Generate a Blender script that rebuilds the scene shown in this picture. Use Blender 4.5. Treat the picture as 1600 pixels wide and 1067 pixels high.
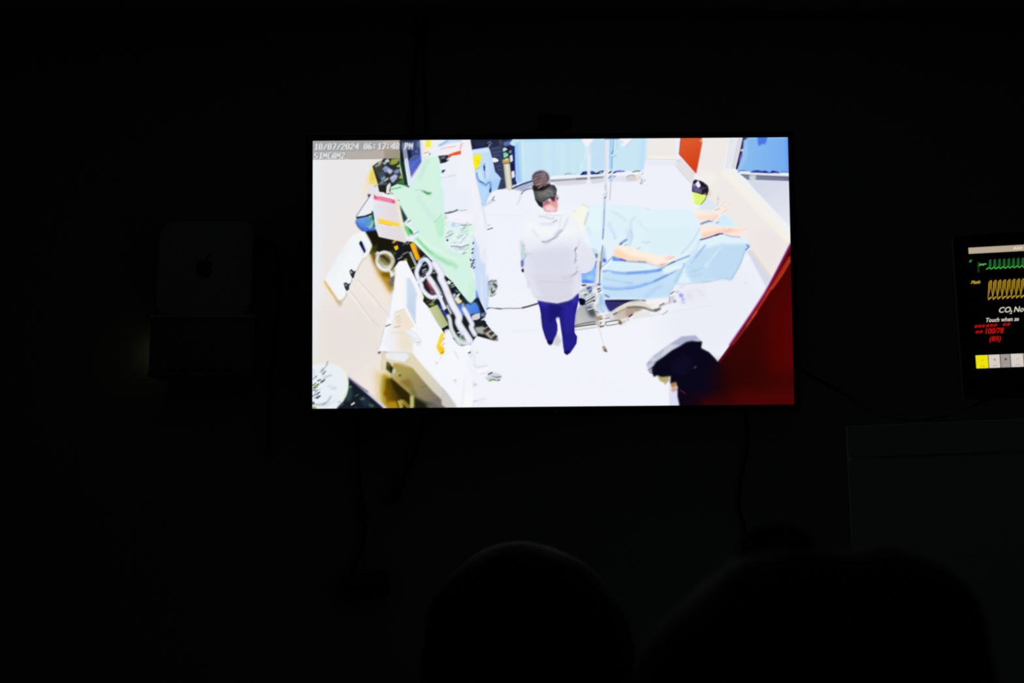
import bpy, bmesh, math, random
import numpy as np
from mathutils import Vector, Matrix

for o in list(bpy.data.objects): bpy.data.objects.remove(o, do_unlink=True)
scene = bpy.context.scene
COL = scene.collection
R = math.radians

# ---------------------------------------------------------------- camera, world, exposure
PITCH = R(12.4); CAM = Vector((0, 0, 1.2)); FPX = 50/36*1600
cd = bpy.data.cameras.new('camera'); cam = bpy.data.objects.new('camera', cd); COL.objects.link(cam)
cam.location = CAM; cam.rotation_euler = (R(90)+PITCH, 0, 0)
cd.sensor_width = 36; cd.sensor_fit = 'HORIZONTAL'; cd.lens = 50; cd.clip_start = .02
cd.dof.use_dof = True; cd.dof.focus_distance = 3.29; cd.dof.aperture_fstop = 7.0
scene.camera = cam
world = bpy.data.worlds.new('world'); scene.world = world; world.use_nodes = True
world.node_tree.nodes['Background'].inputs[0].default_value = (0, 0, 0, 1)      # a closed room at night: no daylight
vs = scene.view_settings
vs.view_transform = 'Standard'; vs.look = 'None'; vs.exposure = 0; vs.gamma = 1; vs.use_curve_mapping = False
FW = Vector((0, math.cos(PITCH), math.sin(PITCH))); UP = Vector((0, -math.sin(PITCH), math.cos(PITCH))); RT = Vector((1, 0, 0))
def ray(px, py): return FW+RT*((px-800)/FPX)+UP*((533.5-py)/FPX)
def at(px, py, Y):
    """the point of the room seen at that place of the photograph, at the distance Y into the room"""
    d = ray(px, py); return CAM+d*(Y/d.y)

# ---------------------------------------------------------------- materials
def lin(c): return tuple((v/12.92 if v <= .04045 else ((v+.055)/1.055)**2.4) for v in (k/255 for k in c))
MATS = {}
def mat(name, col, rough=.6, metal=0, bump=0, scale=60, vary=.06, spec=.5):
    if name in MATS: return MATS[name]
    m = bpy.data.materials.new(name); m.use_nodes = True; nt = m.node_tree; b = nt.nodes['Principled BSDF']
    tc = nt.nodes.new('ShaderNodeTexCoord'); nz = nt.nodes.new('ShaderNodeTexNoise'); nz.inputs['Scale'].default_value = scale; nz.inputs['Detail'].default_value = 4
    nt.links.new(tc.outputs['Object'], nz.inputs['Vector'])
    mx = nt.nodes.new('ShaderNodeMix'); mx.data_type = 'RGBA'
    mx.inputs['A'].default_value = (*[c*(1-vary) for c in col], 1); mx.inputs['B'].default_value = (*[min(1, c*(1+vary)) for c in col], 1)
    nt.links.new(nz.outputs['Fac'], mx.inputs['Factor']); nt.links.new(mx.outputs['Result'], b.inputs['Base Color'])
    b.inputs['Roughness'].default_value = rough; b.inputs['Metallic'].default_value = metal; b.inputs['Specular IOR Level'].default_value = spec
    if bump:
        bp = nt.nodes.new('ShaderNodeBump'); bp.inputs['Strength'].default_value = bump; bp.inputs['Distance'].default_value = .004
        nt.links.new(nz.outputs['Fac'], bp.inputs['Height']); nt.links.new(bp.outputs['Normal'], b.inputs['Normal'])
    MATS[name] = m; return m
def glow(name, col, strength=1.0):
    if name in MATS: return MATS[name]
    m = bpy.data.materials.new(name); m.use_nodes = True; nt = m.node_tree; nt.nodes.remove(nt.nodes['Principled BSDF'])
    e = nt.nodes.new('ShaderNodeEmission'); e.inputs[0].default_value = (*lin(col), 1); e.inputs[1].default_value = strength
    nt.links.new(e.outputs[0], nt.nodes['Material Output'].inputs[0]); MATS[name] = m; return m
def picture_material():
    m = bpy.data.materials.new('lit_picture'); m.use_nodes = True; nt = m.node_tree; nt.nodes.remove(nt.nodes['Principled BSDF'])
    a = nt.nodes.new('ShaderNodeVertexColor'); a.layer_name = 'picture'; e = nt.nodes.new('ShaderNodeEmission')
    nt.links.new(a.outputs['Color'], e.inputs[0]); nt.links.new(e.outputs[0], nt.nodes['Material Output'].inputs[0])
    m.cycles.emission_sampling = 'FRONT'
    return m
WALLF = mat('dimmed_wall_paint', (.20, .205, .20), .85, 0, .15, 90)  # front wall's dimness put into its paint; other walls paler to bounce light
WALL = mat('wall_paint', (.42, .43, .41), .85, 0, .15, 90)
CEIL = mat('ceiling_tile', (.36, .36, .35), .9, 0, .2, 120)
FLOOR = mat('floor_vinyl', (.13, .125, .12), .55, 0, .05, 30, .15)
BLACK = mat('black_plastic', (.008, .008, .009), .8, 0, .05, 200, .06, .06)
GLOSS = mat('black_gloss', (.008, .008, .009), .18)
CABLE = mat('cable_rubber', (.007, .007, .0075), .9, 0, 0, 60, .06, .1)
ALU = mat('satin_aluminium', (.40, .41, .41), .5, .2, .03, 300)
CABM = mat('cabinet_laminate', (.84, .90, .90), .6, 0, .04, 40)
GREYP = mat('grey_plastic', (.16, .165, .17), .5, 0, .05, 150)
HAIR = mat('dark_hair', (.006, .005, .005), .8, 0, .8, 180, .4, .06)
SKIN = mat('skin', (.16, .08, .05), .55, 0, .1, 60)
CLOTHD = mat('dark_cloth', (.02, .022, .03), .9, 0, .4, 160)
CLOTHT = mat('dark_trousers', (.012, .013, .018), .9, 0, .4, 160)

# ---------------------------------------------------------------- mesh helpers
def obj(name, me, m, parent=None):
    o = bpy.data.objects.new(name, me); COL.objects.link(o)
    if m and not me.materials: me.materials.append(m)
    if parent: o.parent = parent
    return o
def tag(o, label=None, cat=None, group=None, kind=None):
    for k, v in (('label', label), ('category', cat), ('group', group), ('kind', kind)):
        if v: o[k] = v
    return o
def empty(name, loc, rot=(0, 0, 0), mode='XYZ'):
    o = bpy.data.objects.new(name, None); COL.objects.link(o); o.empty_display_size = .05
    o.location = loc; o.rotation_mode = mode; o.rotation_euler = rot; return o
def mesh_from(bm, name, smooth=False):
    bmesh.ops.recalc_face_normals(bm, faces=bm.faces)
    me = bpy.data.meshes.new(name); bm.to_mesh(me); bm.free()
    if smooth:
        for p in me.polygons: p.use_smooth = True
    return me
def add_box(bm, x0, x1, y0, y1, z0, z1, bev=0, seg=2):
    r = bmesh.ops.create_cube(bm, size=1)['verts']
    for v in r: v.co = Vector((x0+(v.co.x+.5)*(x1-x0), y0+(v.co.y+.5)*(y1-y0), z0+(v.co.z+.5)*(z1-z0)))
    if bev:
        es = {e for v in r for e in v.link_edges}
        bmesh.ops.bevel(bm, geom=list(es), offset=bev, segments=seg, affect='EDGES', profile=.5)
def box(name, b, m, parent=None, bev=0, seg=2, smooth=False):
    bm = bmesh.new(); add_box(bm, *b, bev, seg); return obj(name, mesh_from(bm, name, smooth), m, parent)
def spline(p, n=8):
    p = [Vector(q) for q in p]; out = []
    for i in range(len(p)-1):
        a, b, c, d = p[max(i-1, 0)], p[i], p[i+1], p[min(i+2, len(p)-1)]
        for k in range(n):
            t = k/n; out.append(.5*((2*b)+(c-a)*t+(2*a-5*b+4*c-d)*t*t+(3*b-a-3*c+d)*t**3))
    out.append(p[-1]); return out
def add_tube(bm, path, r, sides=8, radii=None):
    rings = []; n = len(path)
    for i, q in enumerate(path):
        t = (path[min(i+1, n-1)]-path[max(i-1, 0)]).normalized()
        u = t.cross(Vector((.13, .97, .21))).normalized(); w = t.cross(u)
        rr = radii[i] if radii else r
        rings.append([bm.verts.new(q+u*(rr*math.cos(2*math.pi*k/sides))+w*(rr*math.sin(2*math.pi*k/sides))) for k in range(sides)])
    for a, b in zip(rings[:-1], rings[1:]):
        for k in range(sides): bm.faces.new((a[k], a[(k+1) % sides], b[(k+1) % sides], b[k]))
    bm.faces.new(rings[0][::-1]); bm.faces.new(rings[-1])
def tube(name, pts, r, m, parent=None, sides=8, radii=None, n=8):
    bm = bmesh.new(); add_tube(bm, spline(pts, n), r, sides, radii); return obj(name, mesh_from(bm, name, True), m, parent)
def add_prism(bm, outline, y0, y1, bev=0):
    """outline in x, z; pushed from y0 to y1"""
    a = [bm.verts.new((x, y0, z)) for x, z in outline]; b = [bm.verts.new((x, y1, z)) for x, z in outline]
    f = bm.faces.new(a); bm.faces.new(b[::-1]); n = len(a)
    for k in range(n): bm.faces.new((a[k], b[k], b[(k+1) % n], a[(k+1) % n]))
    if bev: bmesh.ops.bevel(bm, geom=list(f.edges), offset=bev, segments=2, affect='EDGES')
def rounded(x0, x1, z0, z1, r, n=6):
    out = []
    for cx, cz, s in ((x1-r, z1-r, 0), (x0+r, z1-r, 90), (x0+r, z0+r, 180), (x1-r, z0+r, 270)):
        for k in range(n+1):
            t = R(s+90*k/n); out.append((cx+r*math.cos(t), cz+r*math.sin(t)))
    return out
def prism(name, outline, y0, y1, m, parent=None, bev=0):
    bm = bmesh.new(); add_prism(bm, outline, y0, y1, bev); return obj(name, mesh_from(bm, name), m, parent)

# ---------------------------------------------------------------- the picture shown on the television
# The picture is flat print on a screen: it is drawn as shapes on a fine grid and becomes the colours of the screen's mesh.
PW, PH = 1000, 563
TVQ = [(488.6, 220.5), (1231.0, 215.0), (1241.0, 631.5), (488.3, 638.3)]
def _homography(src, dst):
    A = []; b = []
    for (x, y), (u, v) in zip(src, dst):
        A.append([x, y, 1, 0, 0, 0, -u*x, -u*y]); b.append(u)
        A.append([0, 0, 0, x, y, 1, -v*x, -v*y]); b.append(v)
    h = np.linalg.solve(np.array(A, float), np.array(b, float))
    return np.append(h, 1).reshape(3, 3)
HM = _homography(TVQ, [(0, 0), (PW-1, 0), (PW-1, PH-1), (0, PH-1)])
TILE = dict(P=(0, 0, 1), A1=(485, 215, 13.333), A2=(600, 215, 13.333), A3=(700, 215, 13.333), A4=(540, 290, 13.333),
            A5=(640, 290, 13.333), A6=(500, 360, 13.333), A7=(590, 360, 13.333), A8=(680, 360, 13.333),
            B1=(500, 430, 13.333), B2=(600, 430, 13.333), B3=(680, 430, 13.333), B4=(580, 500, 13.333),
            B5=(670, 500, 13.333), B6=(485, 560, 13.333), B7=(580, 560, 13.333), B8=(690, 560, 13.333),
            C1=(800, 215, 13.333), C2=(800, 290, 13.333), C3=(800, 370, 13.333), C4=(800, 450, 9.7),
            C5=(900, 215, 13.333), C6=(900, 290, 13.333), C7=(890, 370, 13.333), C8=(890, 440, 13.333),
            D1=(1000, 215, 13.333), D2=(1120, 215, 13.333), D3=(1050, 280, 11.854), D4=(980, 350, 11.854),
            D5=(1080, 350, 9.7), D6=(980, 430, 11.854), D7=(1000, 520, 8.893),
            R2=(700, 200, 4.85), R3=(920, 200, 4.848), R6=(920, 400, 4.268))
PX = PW/748.0                                   # grid points per picture unit
IMG = np.zeros((PH, PW, 3), np.float32)
IDS = np.zeros((PH, PW), np.int32)
NAMES = ['screen']; LABELS = [None]; CUR = [0]
def el(name, label):
    for i, l in enumerate(LABELS):
        if l == label: CUR[0] = i; return
    NAMES.append(name); LABELS.append(label); CUR[0] = len(NAMES)-1
def pts(s):
    out = []; t = TILE['P']
    for k in s.split():
        if k.endswith(':'): t = TILE[k[:-1]]; continue
        x, y = k.split(','); x = t[0]+float(x)/t[2]; y = t[1]+float(y)/t[2]
        w = HM @ np.array([x, y, 1.0]); out.append((w[0]/w[2], w[1]/w[2]))
    return np.array(out)
def smooth(p, closed, n=6):
    m = len(p); out = []
    for i in range(m if closed else m-1):
        a, b, c, d = (p[(i-1) % m], p[i], p[(i+1) % m], p[(i+2) % m]) if closed else (p[max(i-1, 0)], p[i], p[i+1], p[min(i+2, m-1)])
        for k in range(n):
            t = k/n
            out.append(.5*((2*b)+(-a+c)*t+(2*a-5*b+4*c-d)*t*t+(-a+3*b-3*c+d)*t**3))
    if not closed: out.append(p[-1])
    return np.array(out)
def _box(p, pad):
    x0 = max(int(np.floor(p[:, 0].min()-pad)), 0); x1 = min(int(np.ceil(p[:, 0].max()+pad))+1, PW)
    y0 = max(int(np.floor(p[:, 1].min()-pad)), 0); y1 = min(int(np.ceil(p[:, 1].max()+pad))+1, PH)
    return x0, x1, y0, y1
def _blur(m, r):
    r = int(round(r))
    if r < 1: return m
    k = 2*r+1
    for ax in (0, 1):
        for _ in range(2):
            q = np.pad(m, [(r+1, r) if a == ax else (0, 0) for a in (0, 1)], mode='edge').cumsum(axis=ax)
            m = (q[k:]-q[:-k])/k if ax == 0 else (q[:, k:]-q[:, :-k])/k
    return m
def _put(m, x0, x1, y0, y1, col, a, g):
    if m.size == 0: return
    c = np.array(col, np.float32)
    if g:
        gp = pts(g[1]); d = gp[1]-gp[0]
        yy, xx = np.mgrid[y0:y1, x0:x1]
        t = np.clip(((xx-gp[0, 0])*d[0]+(yy-gp[0, 1])*d[1])/(d@d), 0, 1)[..., None]
        c = c*(1-t)+np.array(g[0], np.float32)*t
    mm = np.clip(m, 0, 1)[..., None]*a
    IMG[y0:y1, x0:x1] = IMG[y0:y1, x0:x1]*(1-mm)+c*mm
    if CUR[0] >= 0: IDS[y0:y1, x0:x1][m*a > .5] = CUR[0]
def _fill(p, col, soft, a, g):
    soft *= PX
    x0, x1, y0, y1 = _box(p, 2*soft+2)
    if x1 <= x0 or y1 <= y0: return
    m = np.zeros((y1-y0, x1-x0)); xs = np.arange(x0, x1)
    A = p; B = np.roll(p, -1, axis=0)
    for j in range(y0, y1):
        for k in (-.375, -.125, .125, .375):
            y = j+k
            hit = (A[:, 1] <= y) != (B[:, 1] <= y)
            if not hit.any(): continue
            a_, b_ = A[hit], B[hit]
            xc = np.sort(a_[:, 0]+(y-a_[:, 1])/(b_[:, 1]-a_[:, 1])*(b_[:, 0]-a_[:, 0]))
            for i in range(0, len(xc)-1, 2):
                m[j-y0] += np.clip(np.minimum(xc[i+1], xs+.5)-np.maximum(xc[i], xs-.5), 0, 1)*.25
    _put(_blur(m, soft), x0, x1, y0, y1, col, a, g)
def F(s, col, soft=0, a=1, sm=0, g=None):
    p = pts(s); _fill(smooth(p, True) if sm else p, col, soft, a, g)
def L(s, col, w=1, soft=0, a=1, sm=1):
    p = pts(s)
    if sm and len(p) > 2: p = smooth(p, False)
    w *= PX; soft *= PX
    x0, x1, y0, y1 = _box(p, w/2+2*soft+2)
    if x1 <= x0 or y1 <= y0: return
    yy, xx = np.mgrid[y0:y1, x0:x1]; dm = np.full(xx.shape, 1e9)
    for u, v in zip(p[:-1], p[1:]):
        d = v-u; t = np.clip(((xx-u[0])*d[0]+(yy-u[1])*d[1])/max(d@d, 1e-9), 0, 1)
        dm = np.minimum(dm, (xx-u[0]-t*d[0])**2+(yy-u[1]-t*d[1])**2)
    if w < 2.2: a = a*.85; w = w*.9
    m = np.clip(w/2-np.sqrt(dm)+.5, 0, 1)*min(1, max(w, .55))
    _put(_blur(m, soft), x0, x1, y0, y1, col, a, None)
def E(tile, cx, cy, rx, ry, rot, col, soft=0, a=1, g=None):
    c, s_ = math.cos(math.radians(rot)), math.sin(math.radians(rot))
    s = tile+': '+' '.join('%.1f,%.1f' % (cx+rx*math.cos(t)*c-ry*math.sin(t)*s_, cy+rx*math.cos(t)*s_+ry*math.sin(t)*c) for t in np.linspace(0, 2*math.pi, 33)[:-1])
    _fill(pts(s), col, soft, a, g)
def hatch(poly, n, ang, ln, w, cols, seed, a=1):
    """short strokes inside a region: small clutter too fine to draw one by one"""
    rnd = random.Random(seed); t = poly.split(':')[0]; xy = [tuple(map(float, k.split(','))) for k in poly.split(':')[1].split()]
    xs = [q[0] for q in xy]; ys = [q[1] for q in xy]
    def inside(x, y):
        r = False
        for (ax, ay), (bx, by) in zip(xy, xy[1:]+xy[:1]):
            if (ay > y) != (by > y) and x < (bx-ax)*(y-ay)/(by-ay)+ax: r = not r
        return r
    k = 0
    for _ in range(n*6):
        x = rnd.uniform(min(xs), max(xs)); y = rnd.uniform(min(ys), max(ys))
        if not inside(x, y): continue
        d = math.radians(ang+rnd.uniform(-14, 14)); q = ln*rnd.uniform(.5, 1.2)
        L('%s: %.1f,%.1f %.1f,%.1f' % (t, x, y, x+q*math.cos(d), y+q*math.sin(d)), rnd.choice(cols), w*rnd.uniform(.7, 1.2), 0, a)
        k += 1
        if k >= n: break
def draw_picture():
    # ---- floor and walls
    CUR[0] = 0
    IMG[:] = (239, 242, 250)
    F('P: 740,450 1100,450 1130,640 700,640', (241, 243, 250), 20)
    F('P: 1080,440 1170,410 1200,470 1120,560 1020,520', (236, 238, 247), 12)
    F('P: 870,285 1060,262 1090,300 1080,325 1000,322 880,318', (238, 240, 249), 6)
    el('pictured_wall', 'pale pinkish wall along the left of the picture')
    F('P: 480,210 668,210 645,300 620,420 600,560 612,645 602,640 543,587 480,566', (235, 232, 234), 0, g=((240, 230, 222), 'P: 495,380 600,440'))
    F('P: 484,245 500,245 500,560 484,560', (234, 236, 242), 5)
    F('P: 500,480 590,470 600,550 560,590 490,570', (232, 225, 221), 14)
    el('pictured_wall', 'pale wall beside the doorway at the right of the picture')
    F('D1: 1300,10 D2: 290,10 R3: 1020,320 P: 1236,378 1236,384 1198,455 D5: 1210,815 890,385 D3: 1200,880 1000,640 800,450 660,310 680,200 D1: 1300,880 1150,740', (239, 234, 231))
    F('D5: 900,100 1300,100 1400,350 1200,700 960,400', (237, 229, 228), 8)
    F('D1: 1180,780 1400,700 1600,800 1500,1000 1300,900', (243, 239, 234), 3)
    F('D5: 880,390 930,400 1215,800 1210,830', (236, 224, 205), 1)
    L('D5: 920,410 1100,640 1210,800', (228, 216, 165), 1.4, .6)
    F('D5: 850,420 885,385 1215,820 1130,950', (214, 217, 232), 1)
    L('D5: 845,440 1000,720 1110,920', (232, 233, 243), 1.5, 1)
    F('R3: 1000,330 1110,320 1530,800 1530,860 1500,850', (244, 241, 236), 2)
    L('R3: 1020,345 1500,855', (247, 240, 226), 4, 2)
    L('R3: 1110,325 1300,500 1530,790', (240, 241, 248), 5, 1)
    F('D2: 640,900 1600,905 P: 1240,360 R3: 1260,470', (213, 217, 233), 1, g=((228, 229, 240), 'P: 1190,290 1225,350'))
    F('D2: 290,20 450,10 330,640 190,660', (229, 231, 239), .6)
    F('D2: 460,10 545,10 380,650 320,640', (222, 217, 224))
    L('D2: 290,20 190,640', (216, 214, 217), 1)
    L('D2: 455,15 325,640', (203, 205, 214), 1.2)
    el('pictured_wall', 'small pale wall at the back of the picture beside the orange door')
    F('D1: 90,10 800,10 760,445 100,440', (238, 233, 231))
    F('D1: 110,380 760,380 760,445 110,440', (245, 240, 226), 1.2)
    F('D1: 750,10 860,10 810,350 790,440 750,440', (236, 240, 245), 1)
    F('D1: 90,10 170,10 150,450 100,450', (222, 232, 246), 1.5)
    CUR[0] = 0
    L('D1: 80,455 760,462', (203, 203, 214), 1.1, .3)
    F('D1: 110,470 760,480 750,600 110,580', (232, 234, 244), 2)
    F('D1: 775,480 870,455 1160,740 1110,880 1060,960 755,600', (228, 224, 226))
    L('D1: 780,480 755,600 1060,950', (205, 203, 210), 1, .3)
    L('D1: 780,480 860,455', (175, 175, 185), 1)
    el('pictured_door', 'orange red door at the back of the picture')
    F('D1: 855,5 1300,5 1300,95 1170,745 820,350', (220, 88, 45), 0, g=((212, 66, 22), 'D1: 900,150 1150,600'))
    L('D1: 858,10 822,345 1165,735 1240,420 1300,90', (228, 66, 60), 1.3, 0, 1, 0)
    L('D1: 848,10 815,350', (95, 60, 70), .8); L('D1: 830,365 1160,735', (170, 60, 70), .8); L('D1: 1180,740 1300,95', (175, 60, 60), .8)
    L('D1: 1250,70 1300,25', (245, 210, 190), 1.2); L('D1: 1270,95 1310,50', (250, 230, 215), 1)
    L('D1: 1320,40 1195,730', (247, 240, 238), 1.5, .4)
    # ---- right curtain
    el('pictured_curtain', 'bright blue curtain in the top right corner of the picture')
    F('D2: 545,5 650,5 590,130 550,260 520,420 430,670 395,650 480,300', (42, 38, 84))
    F('D2: 480,430 520,330 560,360 520,480 460,520', (125, 115, 205), .4)
    F('D2: 500,250 555,230 560,290 490,290', (215, 215, 225))
    F('D2: 650,5 1600,5 1600,735 1180,740 450,700 420,690 480,530 570,310 590,120', (135, 187, 238), 0, g=((118, 173, 240), 'D2: 600,300 1450,400'))
    F('D2: 560,60 650,10 640,400 480,690 440,690 540,400', (150, 195, 240), .8)
    F('D2: 1420,10 1600,10 1600,730 1440,720', (105, 165, 245), 1.5)
    F('D2: 850,0 1060,0 1010,150 960,130 870,180', (72, 118, 228), .9)
    F('D2: 690,730 760,690 850,680 960,700 1100,730 1160,690 1280,710 1300,740 1100,745', (60, 62, 175), .3)
    F('D2: 940,710 1010,690 1110,735 1000,725', (28, 25, 110)); F('D2: 1120,730 1170,690 1240,715 1200,730', (25, 25, 120)); F('D2: 780,700 850,690 900,712', (30, 30, 130))
    L('D2: 445,725 500,690 600,690', (60, 75, 130), 1.1); L('D2: 1270,750 1380,715 1500,720', (75, 110, 170), 1.2)
    CUR[0] = 0
    F('D2: 470,730 690,745 830,735 1100,755 1600,780 1460,812 830,782 490,765', (229, 235, 241), .3)
    F('D2: 495,768 830,785 1600,815 1600,910 820,885 640,885', (122, 132, 150), .3, g=((120, 112, 150), 'D2: 900,850 1500,850'))
    L('D2: 500,770 840,790 1500,825', (70, 80, 100), 1, .3)
    F('D2: 680,780 820,785 810,900 680,910', (205, 211, 218), 1)
    # ---- middle curtain
    el('pictured_equipment', 'dark navy equipment rack behind the blue drape in the picture')
    F('A3: 455,30 1400,30 1400,500 1430,960 1340,1000 1150,1067 860,1110 690,1000 500,240', (36, 43, 74))
    F('A3: 860,210 1150,160 1130,560 1180,800 1180,1067 1050,1067 1110,820 1030,770 920,430', (52, 60, 96), .8)
    F('A3: 460,50 800,50 830,190 500,240', (28, 32, 46), .5); F('A3: 540,60 800,70 780,180 560,200', (35, 45, 75), 1)
    F('A3: 1060,60 1130,60 1120,160 1080,170', (75, 82, 82), .5); F('A3: 1150,100 1340,50 1320,150 1160,190', (88, 115, 182), .4)
    F('A3: 490,235 800,195 840,195 840,215 500,262', (15, 15, 105), .3)
    for s in ('820,115 890,85', '850,165 910,120', '840,190 870,170'): L('A3: '+s, (200, 205, 215), 1.1)
    for s in ('910,245 1000,220 1090,210', '920,315 1000,310 1090,290', '1010,600 1120,590', '1030,670 1120,670', '930,380 1060,370', '1090,870 1180,850'): L('A3: '+s, (105, 115, 150), .9, .3)
    F('A3: 1310,560 1380,540 1390,680 1330,690', (30, 20, 75)); F('A3: 1340,180 1400,200 1410,900 1440,960 1400,990 1340,860 1390,830 1390,690 1350,500', (22, 42, 110))
    F('A3: 1160,180 1260,200 1300,250 1150,240', (25, 28, 40))
    for s, c in (('1280,385 1340,345 1355,480 1300,522', (222, 222, 232)), ('1318,712 1380,688 1395,820 1330,855', (232, 230, 230)), ('1265,290 1320,255 1325,320 1275,330', (135, 145, 175)), ('1260,350 1340,330 1340,350 1280,380', (20, 20, 25))): F('A3: '+s, c)
    el('pictured_cylinder', 'slim cream gas cylinder with green top in the picture')
    F('A3: 1150,560 1290,540 1345,1067 R2: 490,460 470,475 440,460', (216, 214, 196), 0, g=((165, 160, 125), 'A3: 1230,700 1370,690'))
    L('A3: 1160,570 1210,1060', (120, 125, 75), 1.6, .6); L('A3: 1240,560 1290,1067', (238, 236, 225), 2, .8)
    F('A3: 1135,460 1270,425 1285,525 1140,552', (214, 188, 120), .4); F('A3: 1150,500 1290,470 1285,500 1150,540', (190, 145, 70), .4); F('A3: 1190,450 1240,430 1240,470 1200,480', (240, 230, 200), .3)
    F('A3: 1150,330 1200,300 1260,345 1245,400 1160,432', (130, 222, 165), .3); F('A3: 1140,230 1190,205 1245,245 1180,290 1145,300', (205, 222, 224), .3)
    for s in ('1150,310 1290,230', '1200,320 1300,250', '1170,440 1270,390'): L('A3: '+s, (25, 40, 45), 1.2)
    el('pictured_curtain', 'pale blue curtain hanging across the middle of the picture')
    F('A3: 1330,60 1350,30 C5: 1450,-5 1440,450 1400,700 1330,705 1000,690 600,690 560,760 90,765 C1: 840,800 760,900 420,905 110,955 80,900 60,180 0,170 -50,130', (199, 227, 244), 0, g=((200, 231, 242), 'C1: 300,400 1500,400'))
    F('C1: 60,150 130,100 150,500 200,930 110,955 75,880', (160, 200, 252), .8)
    F('C1: 140,60 190,60 210,600 240,920 200,930 150,500', (176, 218, 236), .8); F('C1: 190,60 240,80 260,900 230,925', (205, 236, 242), .8)
    F('C1: 10,80 200,40 1450,40 1450,75 300,90 140,70', (180, 224, 252), .8)
    for x in (560, 860, 1180, 1330): L('C1: %d,100 %d,760' % (x, x+10), (190, 222, 246), 5, 3, .5)
    for x in (730, 1040, 1270): L('C1: %d,100 %d,760' % (x, x+10), (208, 234, 246), 6, 3, .5)
    F('C5: 330,40 600,40 600,650 420,680 330,600', (195, 224, 244), 2); F('C5: 830,200 1300,60 1420,100 1380,660 1000,660 820,600', (200, 230, 244), 2)
    F('C5: 1350,30 1450,20 1440,480 1390,680 1320,680', (190, 225, 248), 1.5); F('C5: 680,40 760,40 750,650 680,650', (170, 210, 246), 1)
    for s, c in (('80,782 150,712 235,705 235,772', (14, 18, 72)), ('150,735 230,725 230,755 170,760', (50, 65, 175)), ('298,712 350,700 420,740 500,700 585,685 550,745 460,765 310,768', (16, 18, 80)), ('300,700 350,705 410,745 300,755', (45, 65, 165)),
                 ('460,740 560,700 530,745', (215, 220, 245)), ('660,760 700,710 760,690 720,740', (40, 45, 90)), ('740,765 790,715 880,685 1030,695 1010,715 860,722 800,745', (92, 98, 205)), ('790,715 850,692 830,725 770,755', (28, 30, 120))): F('C5: '+s, c, .2)
    L('C5: 1180,722 1260,700 1335,700', (60, 75, 90), 1.6); L('C1: 1100,770 1170,750 1240,755', (90, 100, 120), 1, .3); L('C1: 1270,765 1340,755', (150, 160, 175), .8)
    CUR[0] = 0
    L('C1: 790,855 1560,820 C5: 600,785', (243, 244, 249), 3.4, .5, 1, 0); L('C5: 660,790 1000,770 1340,745', (241, 244, 249), 3.6, .5, 1, 0)
    F('C1: 780,885 1560,838 1560,870 800,925', (128, 132, 136), .5); F('C5: 0,850 560,812 600,800 560,845 300,870 0,885', (105, 112, 116), .4)
    F('C1: 850,925 1560,875 C5: 220,870 210,965 C1: 930,995', (218, 214, 230), .6); F('C5: 310,870 590,840 590,935 320,965', (214, 216, 230), .6)
    L('C1: 920,1000 1540,965', (212, 212, 222), 1, .5)
    F('C5: 680,830 740,790 830,800 780,860 760,930 690,925', (190, 205, 238), .5); L('C5: 680,840 740,795', (40, 55, 90), 1.2); F('C5: 790,800 840,805 800,840', (110, 130, 140), .4)
    F('C5: 850,810 1060,790 1020,910 780,920', (222, 226, 242), .6); F('C5: 1020,915 1100,800 1230,790 1300,890 1200,910', (217, 206, 210), .4)
    L('C5: 1050,835 1100,795 1180,788 1240,800', (120, 118, 105), 1.2, .2); F('C5: 1240,780 1330,770 1390,840 1350,890 1290,880', (232, 226, 222), .4)
    hatch('C5: 1290,770 1400,760 1410,960 1330,960 1270,860', 12, -55, 60, .9, [(150, 150, 140), (210, 200, 190), (250, 250, 250), (90, 95, 95)], 4)
    F('C5: 1335,940 1380,930 1370,970 1345,970', (120, 130, 130), .4)
    F('C1: 30,1090 210,965 430,930 445,1000 300,1080 C2: 240,110', (172, 182, 212), .5); L('C1: 20,1060 210,975 430,905', (24, 42, 92), 2.2, .2); L('A3: 1340,1010 1480,1000', (150, 155, 170), 1)
    L('C2: 0,75 150,0', (25, 30, 60), 1.1); L('C2: 190,180 250,115 320,80 430,58', (28, 38, 66), 1.3); F('C2: 120,60 250,30 240,110 200,130', (165, 175, 205), .5)
    L('C2: 180,200 165,280 110,390', (212, 216, 226), 2, .6)
    L('R2: 350,520 325,560', (60, 70, 90), 1.3); L('R2: 340,545 355,550', (40, 50, 80), 1); F('R2: 255,590 330,545 350,560 270,600', (210, 214, 230), .8)
    L('R2: 300,770 338,758', (45, 55, 70), 1.4); L('R2: 300,740 320,735', (150, 160, 180), 1)
    L('R2: 200,660 560,665', (229, 232, 242), 1, .5)
    # ---- intravenous bags and stand (upper part)
    el('pictured_stand', 'tall pale infusion stand with bags beside the bed in the picture')
    F('C5: 120,20 380,20 290,130 250,205 170,150', (243, 242, 247), .4)
    F('C5: 900,20 1200,20 1100,110 1040,180 965,192 930,140 1000,100', (245, 241, 247), .4)
    L('C5: 280,190 320,130', (200, 214, 235), 1, .4); L('C5: 1040,190 1110,110 1180,40', (160, 190, 220), 1, .4)
    L('C5: 220,210 250,300 250,400', (226, 234, 247), 4, .5); L('C5: 210,300 170,480 110,620', (222, 238, 246), 1.8, .6); L('C5: 100,600 130,640', (232, 242, 246), 2, .5)
    L('C5: 270,380 265,700 270,1000', (231, 237, 248), 4.6, .5)
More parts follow.
